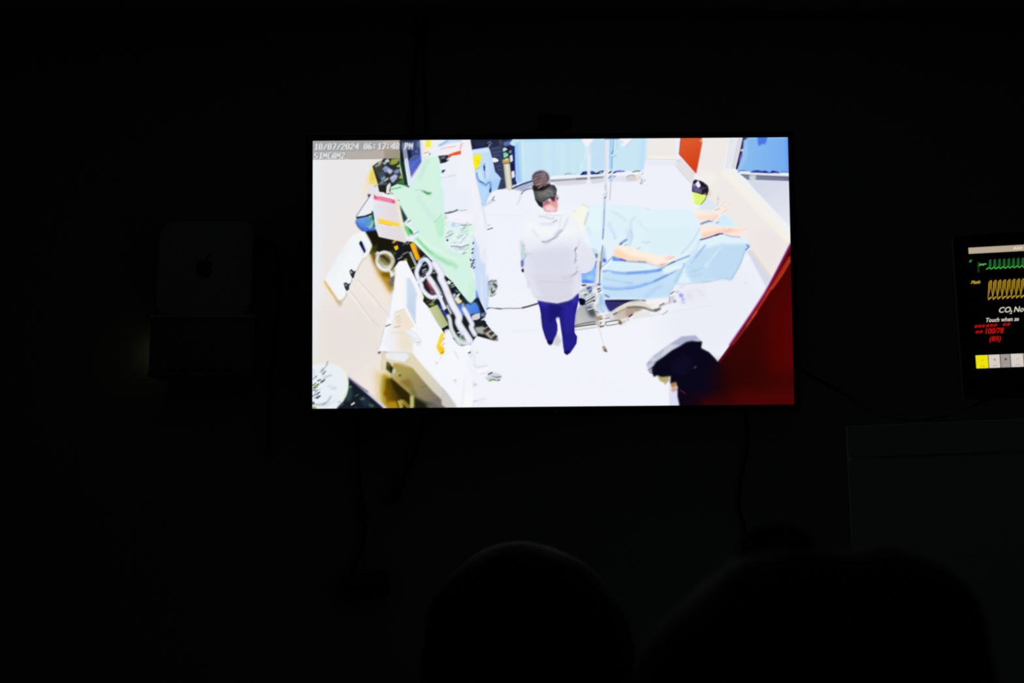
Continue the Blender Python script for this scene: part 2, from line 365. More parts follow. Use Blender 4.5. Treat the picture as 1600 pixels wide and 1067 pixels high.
    for s, c, w in (('640,20 640,700 625,1067', (238, 239, 246), 5.2), ('605,30 610,690 600,1067', (206, 206, 226), 1.2), ('645,30 640,700 630,1067', (205, 208, 220), 1.1), ('690,30 685,640', (222, 230, 244), 1.4), ('785,20 770,300 755,480 745,660', (118, 150, 205), 1.4), ('850,30 860,250', (190, 215, 245), 2), ('810,40 800,250', (210, 226, 248), 1.6)): L('C5: '+s, c, w, .2, 1, 0)
    L('C5: 770,270 740,350 700,400', (70, 95, 130), 1); L('C5: 720,380 790,350', (226, 245, 242), 1.8, .3); E('C5', 815, 380, 30, 18, 0, (150, 205, 210), .5)
    L('C5: 725,940 720,1067 C6: 705,300', (186, 186, 200), 1.6, .3); L('C5: 600,40 680,30 900,25', (30, 40, 90), .8)
    # ---- cart with white column on the left
    el('pictured_cart', 'tall white equipment cart standing left of the centre of the picture')
    F('A2: 780,20 A3: 460,30 530,560 690,1000 R2: 255,600 290,760 300,900 P: 764,450 764,478 757,500 738,470 690,400 680,245 660,250', (238, 240, 248))
    F('A2: 1200,860 1600,560 A5: 1250,0 1330,480 720,560 700,100', (234, 239, 249), 2)
    F('A3: 280,60 455,40 530,560 A5: 1400,0 1480,500 1560,900 1450,950 1330,400 A3: 300,300', (241, 241, 246), 1.2)
    F('A3: 200,500 420,300 470,700 450,1067 200,1067', (240, 242, 250), 3)
    L('A5: 1440,0 1500,420 1560,640 1600,880', (216, 228, 246), 1.6, .6); L('A5: 1530,420 1545,560 1600,800', (200, 205, 216), 1, .4); L('A5: 1500,380 1600,330', (40, 70, 120), 1.1); L('A5: 1520,400 1580,385', (140, 175, 215), 1.2)
    L('A2: 1180,848 1330,820 1490,790', (205, 208, 218), 1, .2); L('A3: 0,800 150,780', (215, 216, 226), 1, .3)
    F('A2: 850,40 980,40 1000,170 960,260 860,330 800,250', (246, 240, 200), 2); F('A2: 870,60 970,60 970,190 900,210 860,190', (241, 238, 60), 1.1)
    F('A2: 780,100 860,200 850,330 790,330', (248, 226, 222), 1.2)
    F('A2: 830,340 960,290 950,340 900,400 830,420', (248, 246, 248), .6); L('A2: 830,335 930,300', (150, 85, 80), 1, .2); F('A2: 935,345 965,320 965,350 945,370', (80, 75, 115), .3); L('A2: 830,415 920,375', (160, 190, 165), .8)
    F('A2: 1140,140 1320,50 1600,50 1600,90 1400,100 1170,185', (203, 226, 250), .6); L('A2: 1145,170 1250,115 1320,70', (120, 170, 236), 2, .4); L('A2: 1320,110 1600,60 A3: 250,50', (170, 205, 246), 1.5, .5)
    L('A2: 1170,250 1300,210 1480,188', (243, 170, 165), 1.3, .3); L('A3: 0,210 60,195 155,185', (243, 172, 166), 1.3, .3); L('A3: 300,120 265,180 250,260', (241, 152, 150), 1.7, .4)
    F('A2: 1180,260 1560,215 1590,290 1400,330 1190,350', (240, 240, 240), 1)
    F('A2: 1320,365 1480,305 1600,272 A3: 265,280 268,350 60,385 A2: 1400,385 1330,410', (240, 84, 38), .3)
    F('A2: 1125,385 1320,365 1335,400 1400,372 1380,420 1290,470 1365,462 1290,515 1170,545 1150,460', (28, 28, 52), .2); F('A2: 1175,415 1300,385 1250,440 1190,440', (150, 142, 135), .4); F('A2: 1310,440 1390,380 1380,430 1300,480', (244, 240, 250), .4)
    F('A2: 1200,685 1285,668 1240,725 1205,745', (26, 42, 52), .3); F('A2: 1170,690 1205,690 1195,750', (180, 225, 235), .4)
    # blue side of the cart below
    F('A8: 790,60 900,330 1040,450 1060,1067 B3: 1075,0 1095,460 1075,790 1000,805 890,470 835,310 830,0 A8: 820,900 780,800', (205, 221, 248), .8)
    F('A8: 830,80 930,100 1040,400 1050,700 940,640 880,300', (238, 238, 248), 1.5); L('A8: 1040,400 990,520 960,720', (220, 222, 236), 1.6, .8); L('A8: 900,340 910,1060', (206, 226, 244), 2.5, 1)
    F('B3: 835,300 870,330 920,500 1010,800 965,812 900,640 845,480', (98, 142, 236), .8); L('B3: 1095,0 1100,460 1080,690', (150, 175, 230), 1.2, .4); L('B3: 960,0 970,400 1010,700', (218, 228, 247), 2.5, 1)
    F('A8: 780,400 830,560 850,700 800,760 760,600', (200, 210, 246), 1)
    # caster
    F('B3: 1095,150 1180,95 1270,95 1300,200 1290,280 1215,395 1150,450 1100,400', (178, 188, 190), .6)
    for s, c, w in (('1105,150 1180,105', (35, 45, 60), 1.3), ('1200,135 1275,110', (45, 50, 60), 1.3), ('1100,200 1160,180', (120, 130, 160), 1.4), ('1220,190 1270,220 1265,270', (70, 80, 78), 3.2), ('1175,280 1190,370 1240,330', (70, 85, 80), 2.2), ('1150,440 1210,425 1265,385', (80, 85, 100), 1.2), ('1190,300 1290,265', (235, 238, 245), 1.4), ('1130,330 1130,400', (220, 228, 222), 1.8)): L('B3: '+s, c, w, .3)
    # ---- pictured blue drape on stand
    el('pictured_drape', 'light blue drape with a bright yellow bundle in the picture')
    F('R2: 184,165 308,146 320,175 340,250 358,332 402,380 388,425 374,470 330,485 300,540 262,598 245,520 210,360', (193, 222, 247), .2, 1, 0, ((176, 213, 247), 'R2: 300,200 320,480'))
    F('A3: 500,260 830,210 850,300 560,340 520,330', (212, 230, 250), 1); F('A3: 700,400 800,380 880,700 860,840 790,860 770,560', (202, 224, 250), 1.5); F('A3: 900,900 1080,850 1040,1067 900,1067', (172, 206, 250), 1)
    F('A3: 560,700 700,640 740,880 780,980 680,930', (208, 228, 250), 1.2); L('A3: 595,740 620,870 700,930 790,990', (105, 152, 215), 2.6, .7); L('A3: 640,900 740,950', (40, 70, 130), 1.3, .3)
    L('A3: 770,545 735,600', (35, 60, 105), 1.1); F('A3: 735,600 775,590 770,700 745,690', (30, 62, 130), .2); L('A3: 760,690 770,850', (110, 150, 205), 1.4, .4)
    L('A3: 785,992 880,925', (45, 62, 90), 1.3); L('A3: 890,960 880,1060', (85, 138, 225), 2.6, .6)
    F('R2: 312,470 330,450 326,490 314,490', (30, 50, 110), .2); L('R2: 215,360 250,430 290,425', (130, 175, 230), 1.4, .6); L('R2: 285,440 310,400', (130, 165, 215), 1.5, .5)
    F('R2: 215,400 260,440 300,470 270,585 255,560', (186, 218, 249), .9)
    F('A3: 520,430 545,370 600,352 695,368 690,430 660,520 640,600 560,668 540,600', (250, 238, 24), .3); L('A3: 580,490 640,480', (225, 200, 20), 1.2, .3); L('A3: 600,540 660,520', (235, 190, 30), 1, .3); L('A3: 560,670 650,630', (190, 180, 90), 1, .3)
    F('A3: 915,425 985,425 1055,465 1045,500 980,520 930,510', (238, 238, 243))
    # ---- head of the cart: dark clutter, camera-like parts, small monitor
    el('pictured_wall', 'pale pinkish wall along the left of the picture')
    F('A1: 1290,600 1400,500 1480,1000 1220,990 1180,900 1230,720', (240, 220, 130), 2.5); F('A1: 1270,700 1320,680 1360,860 1230,970 1240,820', (236, 214, 82), 1); F('A1: 1170,850 1220,850 1240,1000 A4: 450,90 380,250 400,60', (241, 226, 186), 3)
    F('A1: 1400,540 1520,430 1560,400 1600,520', (232, 228, 120), 1)
    F('A2: 0,250 310,240 320,440 0,440', (140, 135, 95), 1, 1, 0, ((112, 112, 52), 'A2: 60,330 300,330'))
    el('pictured_equipment', 'cluster of dark grey and silver equipment parts in the picture')
    F('A1: 1290,600 1400,515 1490,480 1550,400 A2: 20,440 320,430 330,700 400,900 500,1045 300,1000 150,1040 P: 606,312 600,300 A1: 1400,960 1370,860', (40, 44, 48))
    F('A1: 1330,630 1490,560 1510,670 1390,760 1350,720', (62, 66, 56), .4); F('A1: 1325,605 1380,560 1460,540 1470,570 1360,620', (165, 168, 155), .5)
    F('A1: 1400,510 1480,480 1490,520 1420,570', (190, 188, 180), .6); F('A1: 1490,540 1600,470 A2: 60,480 30,560 A1: 1560,570', (190, 196, 202), .75)
    F('A1: 1500,650 1560,590 A2: 40,590 190,690 120,765 60,710 A1: 1560,735', (160, 178, 215), .75); F('A2: 0,650 60,620 80,680 0,720', (110, 140, 215), .5)
    F('A1: 1390,755 1510,690 A2: 30,780 -10,830 A1: 1500,900 1430,850', (66, 78, 94), .75); F('A1: 1465,850 1540,805 1575,840 1490,895', (150, 170, 192), .75)
    F('A1: 1415,975 1480,900 1600,850 A2: 90,830 20,900 A1: 1480,990', (120, 140, 140), .75); F('A1: 1400,990 1600,930 A2: 60,960 40,1067 A1: 1440,1067', (84, 90, 100), .8)
    F('A2: 20,470 90,440 115,500 30,535', (190, 206, 202), .3); F('A2: 100,550 160,450 310,432 322,470 260,545 180,572', (150, 160, 66), .8); F('A2: 250,605 330,548 338,595 290,622', (160, 212, 90), .3)
    F('A2: 300,830 365,765 390,850 330,862', (158, 180, 88), .5); F('A2: 195,715 300,660 328,740 230,765', (108, 130, 178), .4); F('A2: 210,700 310,655 325,680 230,720', (165, 175, 205), .4)
    F('A2: 115,835 220,765 285,790 262,860 180,945 150,915', (190, 200, 222), .75); L('A2: 150,900 230,830', (80, 100, 170), 1.2, .3); F('A2: 60,650 180,690 130,760 80,720', (196, 200, 214), .75)
    F('A2: 0,890 80,830 100,860 10,925', (168, 188, 200), .3); F('A2: 230,955 400,860 440,980 320,960', (58, 120, 62), .6); F('A2: 150,1020 260,960 250,985', (10, 40, 20))
    F('A4: 670,0 870,-20 855,150 700,130', (34, 38, 34), .3); F('A4: 450,95 520,20 620,-10 660,40 690,140 600,200 500,190', (229, 227, 236), .7); L('A4: 600,30 640,-10', (110, 100, 60), 1, .3); F('A4: 460,175 525,190 490,255 465,230', (60, 38, 40), .7)
    F('A2: 70,985 125,935 140,1000 110,1090 A4: 920,160 840,170 850,20', (228, 226, 218), .3); F('A2: 310,60 440,50 400,260 470,560 560,840 520,1050 430,960 340,560', (14, 30, 27))
    F('A2: 330,500 390,520 480,1000 400,880', (20, 58, 35), .8)
    el('pictured_monitor', 'small dark blue monitor with pale edge at the top of the picture')
    F('A2: 360,30 760,30 760,240 780,500 560,815 480,320 465,245 365,250', (54, 68, 122)); F('A2: 365,60 600,50 590,110 370,110', (40, 50, 80), .5)
    F('A2: 470,250 560,230 570,400 500,480', (24, 28, 62), .8); F('A2: 515,520 780,320 780,495 560,805', (72, 98, 190), .8, 1, 0, ((92, 108, 210), 'A2: 700,450 570,700')); F('A2: 680,80 740,80 740,230 670,190', (95, 110, 140), .8)
    for s, c in (('520,500 600,420 690,372', (150, 158, 190)), ('540,460 640,380', (120, 132, 175)), ('560,590 740,440', (105, 125, 215)), ('570,700 760,480', (60, 85, 190)), ('650,300 700,260', (170, 190, 220)), ('670,320 730,300', (130, 150, 205))): L('A2: '+s, c, .9, .2)
    F('A2: 740,50 795,50 805,470 800,570 560,915 552,855 775,500', (217, 220, 246), .4); L('A2: 770,510 700,630 570,830', (120, 105, 150), 1, .3); L('A2: 800,570 575,900', (240, 243, 252), 2, .5)
    F('A2: 388,250 460,240 570,900 575,1000 500,1010 440,640', (204, 216, 238), .3, 1, 0, ((225, 235, 248), 'A2: 450,500 530,1000')); F('A2: 388,250 460,240 495,420 415,450', (142, 148, 176), .4); F('A2: 420,500 450,500 530,1000 505,1000', (228, 236, 246), .6)
    # ---- green drape
    el('pictured_drape', 'pale green surgical drape hanging down in the picture')
    F('A2: 830,430 950,400 1130,380 1150,540 1170,800 1190,1067 A5: 690,100 715,420 740,700 A8: 560,60 780,60 770,200 745,560 775,870 B3: 830,200 835,400 810,490 740,610 650,510 500,330 380,160 200,0 A7: 1330,860 1150,650 900,400 735,240 830,130 A4: 1560,920 1400,880 1350,720 1250,640 1120,390 1080,280 950,170 930,90 A2: 135,1035 270,968 380,985 520,1050 570,930 800,565', (213, 243, 227), .2)
    F('A2: 560,950 800,580 900,480 700,800 600,1067 540,1067', (212, 236, 242), 2); L('A2: 900,470 830,640 740,880', (196, 234, 212), 5, 2.5); F('A2: 1080,450 1150,420 1170,800 1190,1067 1080,1067', (208, 244, 226), 2)
    F('A4: 930,70 1100,0 1300,0 1150,60 960,90', (180, 244, 196), .6); L('A4: 930,80 1050,60 1150,35', (60, 110, 85), 1, .3); F('A4: 920,130 950,150 1010,180 950,175', (70, 120, 100), .5)
    L('A5: 160,230 300,440 480,700', (202, 236, 226), 6, 3); F('A5: 500,130 700,60 720,560 640,560 480,300', (210, 242, 232), 2.5); L('A5: 640,0 660,300 670,560', (206, 240, 226), 3, 1.5)
    F('A5: 230,100 300,110 380,140 465,150 440,180 385,200 320,160', (72, 152, 105), .5); F('A5: 380,190 440,180 450,260', (185, 238, 190), .8); L('A5: 110,102 220,92 260,112', (160, 205, 180), 1, .3)
    F('A5: 515,770 670,600 740,720 720,1067 600,1060', (186, 238, 206), 1.6); L('A5: 510,765 590,690 670,598', (140, 198, 172), .9, .2); L('A5: 560,1000 640,700', (200, 240, 214), 3, 2)
    F('A5: 0,780 160,900 300,930 180,990 0,830', (200, 240, 225), 1.5)
    L('A7: 800,180 900,270 1050,420 1200,530 1400,640 1600,720 A8: 430,780', (168, 228, 182), 5.5, 2); L('A7: 830,170 1000,370 1150,490', (140, 215, 150), 2.6, 1); L('A8: 0,540 150,620 300,720', (158, 222, 190), 2.5, 1.4)
    L('A7: 870,140 1100,340 1350,470 1600,580', (226, 248, 240), 3, 1.5); L('A8: 180,450 350,500 600,530', (208, 238, 226), 4, 2.5)
    F('A7: 740,250 790,200 1100,540 1180,640 1100,600', (222, 245, 235), .8); F('B3: 740,100 830,100 835,400 740,600 660,470', (206, 240, 220), 1.5); L('B3: 500,330 640,500', (180, 226, 240), 2, 1); F('A8: 450,800 760,860 770,1060 430,1060 340,1000', (210, 242, 232), 2)
    # instruments lying on the drape
    el('pictured_instruments', 'silver instruments lying on green cloth in the picture')
    F('A5: 730,610 900,570 1350,600 1340,780 1000,800 740,720', (243, 242, 250), 1); F('A5: 740,720 1000,790 1360,780 1330,1067 A8: 780,60 740,280 550,510 230,350 180,130 A5: 720,1000', (224, 243, 240), 1.4)
    F('A5: 850,800 1000,770 1100,810 900,880', (196, 214, 240), 1); F('A5: 960,690 1050,700 1080,720 980,730', (250, 232, 238), .8); F('A5: 1150,880 1320,830 1320,1000 1180,1030', (214, 246, 222), 1.2)
    hatch('A5: 740,780 1200,820 1180,1060 740,1060', 34, -34, 105, 1.0, [(140, 165, 172), (250, 251, 253), (190, 215, 225), (248, 250, 252), (150, 175, 185)], 8)
    hatch('A8: 190,60 720,60 700,250 200,330', 30, -32, 105, .95, [(135, 160, 165), (247, 250, 252), (225, 245, 225), (247, 250, 252), (170, 195, 200)], 5)
    hatch('A8: 230,300 690,260 640,470 300,400', 22, -34, 85, .9, [(115, 135, 150), (250, 251, 253), (210, 220, 240), (150, 170, 190)], 6)
    L('A5: 740,578 860,560 1000,508', (44, 55, 72), 1.7, .2); L('A5: 800,552 860,535', (120, 135, 150), 1.1); L('A5: 1040,518 1120,520 1180,505', (140, 150, 160), 1.1, .2); L('A5: 730,645 770,630', (150, 120, 140), 1, .2); L('A5: 740,690 790,670', (160, 150, 165), 1, .2)
    L('A5: 1080,830 1200,828 1290,812', (150, 90, 100), 1, .3); F('A8: 320,290 560,260 720,280 540,330 350,325', (238, 240, 250), .6); L('A8: 330,335 450,332 540,348 690,295', (105, 112, 140), 1.5, .3); E('A8', 252, 206, 22, 22, 0, (48, 72, 70), .3); L('A8: 570,492 640,460', (70, 85, 90), 1.2)
    L('A8: 480,170 580,95', (120, 150, 160), 1.1); F('A8: 470,220 640,80 660,110 500,240', (240, 245, 250), .5); L('A8: 560,190 630,150', (120, 150, 160), 1.1); L('A8: 215,150 370,65', (110, 140, 140), 1.3)
    for s in ('785,275 800,255', '770,400 795,380', '765,480 785,455', '735,600 742,630', '780,640 815,610', '755,705 800,670', '750,760 775,730', '795,785 820,765'): L('A8: '+s, (24, 40, 50), 1.7, .2)
    # ---- tray, notice and blue bin
    el('pictured_equipment', 'blue bin and dark tray beneath the notice in the picture')
    F('A4: 520,200 590,215 600,480 545,565 225,650 220,630', (237, 238, 246)); L('A4: 510,215 360,430 220,640', (85, 80, 105), 1.1)
    F('A4: 200,720 240,690 480,640 640,930 560,965 420,980 350,950 240,840', (98, 156, 226), .3, 1, 0, ((62, 102, 218), 'A4: 380,760 330,930')); F('A4: 390,740 480,720 480,770 400,780', (85, 140, 205), .8)
    L('A4: 205,760 280,890 360,945', (35, 45, 95), 1.3, .5); F('A4: 215,655 400,628 500,590 555,560 555,605 470,642 225,692', (14, 18, 24), .2); F('A4: 430,945 640,920 660,960 480,980', (35, 50, 120), .8)
    F('A4: 490,660 560,600 590,720 500,760', (70, 160, 130), .6); F('A4: 540,520 570,540 600,700 565,720', (18, 56, 50), .3); F('A4: 570,700 610,690 620,870 560,870', (22, 78, 92), .5); F('A4: 600,720 560,850 480,900 520,820', (162, 226, 142), .5); L('A4: 430,860 480,850 500,890', (220, 235, 225), 1.2, .2); L('A4: 440,890 470,850', (30, 90, 110), 1)
    el('pictured_equipment', 'dark jumble of hoses, bottles and fittings on the cart in the picture')
    F('A6: 930,30 1180,10 1250,140 1600,215 A7: 560,230 740,240 900,400 1150,650 1330,860 B3: 200,0 380,160 500,330 650,510 735,600 830,500 900,470 1060,800 B5: 1150,0 1440,420 1330,420 1000,330 860,520 690,530 500,370 430,180 340,290 260,190 B2: 940,680 810,540 830,450 650,60 A7: 600,640 460,640 A6: 1480,850 1300,480 1180,430 1080,520 1030,480 1080,320', (22, 26, 30), .3)
    F('A6: 1000,60 1180,40 1240,150 1500,250 1480,480 1200,420 1080,520 1050,450 1090,320', (24, 22, 13), .4); F('A6: 1060,330 1200,300 1180,420 1100,520 1040,480', (52, 58, 12), 1.2)
    F('A4: 1110,400 1140,430 1290,690 1200,780 1160,620', (30, 62, 70), .8); F('A4: 1200,850 1270,830 1370,1000 1350,1067 A7: 690,80 640,130 600,50', (110, 210, 130), .5); F('A4: 1280,850 1380,940 1420,1030 1360,1000', (30, 110, 50), .6)
    for s, c in (('1210,830 1360,710', (150, 190, 200)), ('1240,810 1330,700', (235, 245, 250)), ('1290,770 1350,730', (60, 90, 95)), ('1380,900 1440,870', (235, 240, 240)), ('1395,945 1445,920', (215, 225, 225)), ('1440,1000 1520,960', (90, 140, 130))): L('A4: '+s, c, 1.2, .1)
    for s, c in (('690,130 850,60', (225, 235, 245)), ('700,110 780,80', (180, 200, 210)), ('760,150 830,110', (235, 240, 245)), ('540,265 660,190', (190, 195, 180)), ('600,290 655,260', (200, 210, 205)), ('520,310 600,260', (120, 120, 90)), ('530,490 640,450', (205, 210, 195)), ('420,600 510,550', (225, 230, 220)), ('480,540 600,465', (130, 135, 110)), ('330,490 380,460', (110, 115, 100))): L('A7: '+s, c, 1.3, .2)
    F('A7: 320,480 380,460 370,510 330,530', (75, 80, 65), .5); F('A7: 270,430 340,400 320,520 260,520', (40, 62, 12), .6)
    for s in ('295,255 350,210 385,215 375,240 320,272', '335,340 420,305 432,385 372,422'): F('A7: '+s, (236, 202, 30), .2)
    F('A7: 300,285 380,240 430,250 400,310 340,310', (62, 28, 8), .5)
    F('A7: 668,290 740,240 800,330 885,570 860,615 800,622 705,390', (242, 168, 14), .2); L('A7: 790,350 870,580', (225, 130, 10), 1.4, .5); L('A7: 720,300 810,560', (250, 192, 40), 1.8, .7)
    F('A7: 650,465 700,432 825,720 780,745', (158, 168, 172), .2); F('A7: 615,560 650,480 770,730 700,790', (30, 34, 16), .3); L('A7: 690,805 825,745', (152, 152, 84), 2, .3); F('A7: 545,600 610,585 615,630 550,640', (200, 180, 40), .4)
    F('A7: 800,330 860,430 960,480 900,560 870,500', (45, 25, 15), .5); F('A7: 740,245 820,340 900,440 880,430 760,290', (200, 215, 205), .5)
    F('B3: 620,605 840,555 905,640 945,785 700,825', (86, 146, 232), .4, 1, 0, ((70, 125, 220), 'B3: 650,640 880,780')); F('B3: 440,620 560,600 640,760 700,820 580,850', (66, 118, 226), .5)
    F('B2: 1100,540 1180,560 1340,870 1290,880 1210,730', (50, 66, 186), .4); F('B2: 1100,470 1180,520 1200,640 1110,600', (22, 26, 60), .5)
    F('B2: 860,150 950,105 1065,330 1050,390 990,390 900,240', (152, 74, 92), .5); F('B2: 960,260 1040,290 1060,360 1010,340', (70, 55, 75), .5); F('B2: 850,130 890,150 980,330 940,320', (40, 18, 24), .4)
    F('B2: 810,530 850,440 1000,510 1080,480 1120,600 1030,668 900,640', (27, 30, 20), .3); F('B2: 900,610 1000,570 1070,590 1010,640', (150, 158, 84), .5); L('B2: 1000,560 1060,520', (215, 220, 190), 1.6, .2); L('B2: 880,555 950,535', (110, 115, 80), 1.2, .3)
    F('B2: 940,685 1110,610 1335,1010 B5: 400,105 270,190 140,0', (197, 202, 148), .3, 1, 0, ((176, 184, 130), 'B2: 1000,700 1250,640')); L('B2: 1120,640 1320,1000', (150, 165, 110), 1.4, .6)
    F('B5: 255,190 390,115 440,190 400,170 330,220 355,295 300,275', (8, 12, 20), .2)
    F('B3: 225,150 280,105 330,140 310,200 240,170', (226, 230, 214), .3); F('B3: 380,480 470,430 560,560 470,610', (228, 228, 205), .4); F('B3: 430,430 510,365 520,400 470,460', (236, 236, 232), .3); F('B3: 500,520 560,520 550,560 500,580', (245, 230, 160), .4)
    for s in ('330,210 410,170', '340,250 420,210', '280,180 360,120'): L('B3: '+s, (240, 242, 242), 1.6, .1)
    F('B3: 360,400 420,370 430,440 370,470', (195, 210, 230), .4); F('B3: 540,590 600,570 620,650 570,680', (165, 165, 185), .4); L('B3: 430,320 480,350', (90, 180, 170), 2, .5); F('B3: 250,180 330,230 340,300 290,250', (40, 80, 40), .6)
    L('B3: 590,480 660,560 740,600', (30, 70, 90), 2.2, .4); F('B3: 820,500 900,460 900,560 830,540', (20, 40, 50), .4); L('B3: 880,560 950,760', (35, 60, 120), 1.8, .5)
    F('B3: 760,845 850,800 935,790 935,895 850,942 770,930', (210, 210, 217), .2); F('B3: 940,940 1050,860 1055,900 980,945', (222, 225, 235), .3); F('B3: 940,800 1060,770 1050,850 960,870', (120, 140, 190), .5); L('B3: 1010,820 1060,800', (40, 50, 60), 1.3)
    F('B3: 760,945 900,925 1060,960 1050,1060 800,1060', (26, 29, 34), .3)
    F('B5: 950,155 1130,130 1200,210 1140,300 1010,270', (168, 174, 160), .5); F('B5: 1130,190 1260,170 1420,330 1440,430 1330,415 1150,290', (76, 72, 62), .6); F('B5: 1150,270 1230,260 1330,380 1300,400', (190, 175, 150), .6)
    for k in range(6): L('B5: %d,%d %d,%d' % (1140+45*k, 185+40*k, 1230+40*k, 140+38*k), (30, 34, 46) if k % 2 else (214, 214, 220), 1.5, .1)
    for k in range(6): L('B5: %d,%d %d,%d' % (1180+44*k, 225+38*k, 1240+40*k, 190+36*k), (220, 220, 226) if k % 2 else (40, 42, 52), 1.3, .1)
    F('B5: 700,250 800,250 900,420 860,520 760,500 650,470 600,400', (208, 214, 222), 1.5); F('B2: 1380,420 1460,560 1560,840 1500,760', (190, 198, 214), 1.2)
    # tubes
    el('pictured_tubes', 'bundle of curving white breathing tubes in the picture')
    def tube(s, w, c=(226, 229, 245), hi=(242, 243, 251), lo=(200, 205, 222)):
        L(s, lo, w, .75); L(s, c, w*.76, .75); L(s, hi, w*.35, .75)
    tube('B2: 1340,850 B5: 440,0 470,180 560,350 650,450 760,490 850,470', 6.2, (212, 219, 222), (226, 232, 234), (172, 182, 184))
    tube('A7: 890,690 830,800 815,920 B2: 770,200 800,300 900,410 1000,462 1110,440', 7)
    tube('A7: 890,650 1000,600 1090,700 1110,820 1040,920 930,1000 B2: 800,90 680,160', 6.4)
    tube('A7: 1190,690 1280,830 1330,930 B2: 1180,60 1260,220 1340,420 1440,640 1560,850 B5: 620,60 740,260 850,430', 11, (230, 231, 246), (240, 241, 250), (206, 210, 228))
    tube('B2: 940,60 1040,200 1120,330 1180,470', 8.5, (232, 230, 242), (240, 238, 248), (200, 200, 215))
    tube('B3: 600,700 680,850 770,1020 B5: 880,150 960,300', 7.5, (226, 228, 242), (236, 238, 248), (190, 198, 216))
    F('B2: 1130,470 1190,450 1310,690 1240,735', (230, 235, 242), .2); L('B2: 1070,190 1130,270 1190,400', (120, 120, 115), 1.4, .4); F('B2: 1215,480 1250,475 1330,640 1300,665', (30, 30, 34), .2)
    for k in range(5): L('B2: %d,%d %d,%d' % (1225+20*k, 520+34*k, 1275+18*k, 500+34*k), (232, 234, 240), .8)
    L('B2: 1170,400 1230,430 1230,460', (60, 80, 95), 1.2, .2); L('B2: 1180,715 1230,690', (150, 200, 240), 1, .2)
    F('A7: 850,650 950,600 1000,630 880,690', (186, 206, 248), .4); L('A7: 880,600 990,520', (170, 175, 185), 1.3, .3); F('A7: 930,690 980,655 1010,760 960,790', (20, 28, 55), .3); L('A7: 950,740 1010,700', (225, 215, 240), 1.4, .2)
    for s in ('930,850 1020,800', '930,880 1020,850', '930,830 1000,800'): L('A7: '+s, (210, 222, 215), 1.3, .2)
    F('A7: 920,960 1000,910 1010,940 930,990', (14, 22, 48), .3); F('A7: 1140,790 1200,860 1210,910 1150,900', (55, 62, 66), .5); L('A7: 1150,820 1200,790', (220, 230, 230), 1.2); L('A7: 1150,890 1210,870', (230, 235, 235), 1.2)
    L('B2: 1300,330 1380,420', (240, 225, 230), 3, 1); L('B3: 250,640 330,800', (226, 226, 244), 3, 1)
    for s, w in (('600,190 680,165', 1.2), ('600,270 720,225', 2), ('640,280 740,250', 1.4), ('640,320 720,310', 1)): L('B5: '+s, (215, 222, 240), w, .2)
    F('B5: 640,340 720,310 770,430 690,400', (96, 122, 92), .5)
    # ---- coil of hose
    el('pictured_wall', 'pale pinkish wall along the left of the picture')
    F('A6: 1040,480 1120,500 1230,780 1330,900 1480,870 1480,1067 B1: 1540,60 1530,280 1470,420 1300,150 1200,0 A6: 1100,650', (226, 200, 140), 3.5); F('A6: 1060,480 1130,510 1210,760 1340,880 1480,860 B1: 1560,30 1530,260 1480,380 1330,130 1240,0 A6: 1090,640', (178, 138, 48), 2.2)
    F('A6: 1060,490 1150,460 1170,600 1230,790 1150,700', (104, 88, 14), 1.5); F('A6: 1280,870 1470,870 1470,1000 B1: 1440,60 1300,20', (122, 96, 8), 1.6); F('B1: 1420,130 1530,100 1520,250 1450,220', (120, 110, 90), 1)
    el('pictured_hose', 'coiled pale hose hanging by the wall in the picture')
    E('A6', 1350, 640, 205, 216, 0, (150, 148, 140), .3); E('A6', 1347, 640, 192, 205, 0, (228, 226, 234), .5); E('A6', 1352, 625, 150, 150, 10, (182, 180, 140), .5); E('A6', 1345, 615, 128, 112, 30, (112, 102, 62), .5); F('A6: 1230,520 1320,510 1430,610 1450,690 1380,620', (58, 48, 22), .5); F('A6: 1250,560 1330,640 1440,690 1400,730 1300,690', (138, 128, 76), .6)
    L('A6: 1215,560 1280,690 1400,770 1490,770', (240, 240, 236), 1.4, .4); L('A6: 1400,460 1500,560 1540,660 1500,760', (178, 172, 110), 2.4, .6); L('A6: 1440,440 1530,560 1550,660', (226, 224, 205), 1.6, .4); L('A6: 1240,700 1340,770 1460,790', (190, 188, 178), 1.4, .5); L('A6: 1270,660 1400,740 1480,730', (215, 212, 180), 1.2, .4); L('A6: 1210,700 1290,810 1400,840 1470,810', (243, 245, 246), 2.2, .6); L('A6: 1240,470 1330,440 1420,470 1480,530', (236, 236, 240), 2.4, .7)
    F('A7: 250,850 330,830 345,955 268,985', (228, 231, 238), .3); F('A7: 300,780 350,790 345,880 310,870', (150, 148, 60), .5); F('A7: 260,985 340,950 350,1067 270,1060', (110, 108, 118), .7)
    # ---- notice
    el('pictured_notice', 'pale notice sheet with pink heading and yellow stripe in the picture')
    F('A4: 578,212 640,170 720,145 850,175 1045,212 1095,300 1150,560 1195,780 1235,960 1260,1090 A7: 612,215 575,262 545,250 20,135 A4: 640,930 600,760 575,480', (227, 221, 226), .2, 1, 0, ((232, 230, 236), 'A4: 1000,600 600,600'))
    F('A4: 1060,300 1095,300 1240,960 1265,1090 A7: 600,225 545,10 A4: 1130,800', (238, 236, 200), .8); F('A4: 590,420 680,440 700,960 640,900', (222, 228, 244), 1.2); F('A4: 720,160 1040,215 1050,290 800,240', (236, 242, 242), .8)
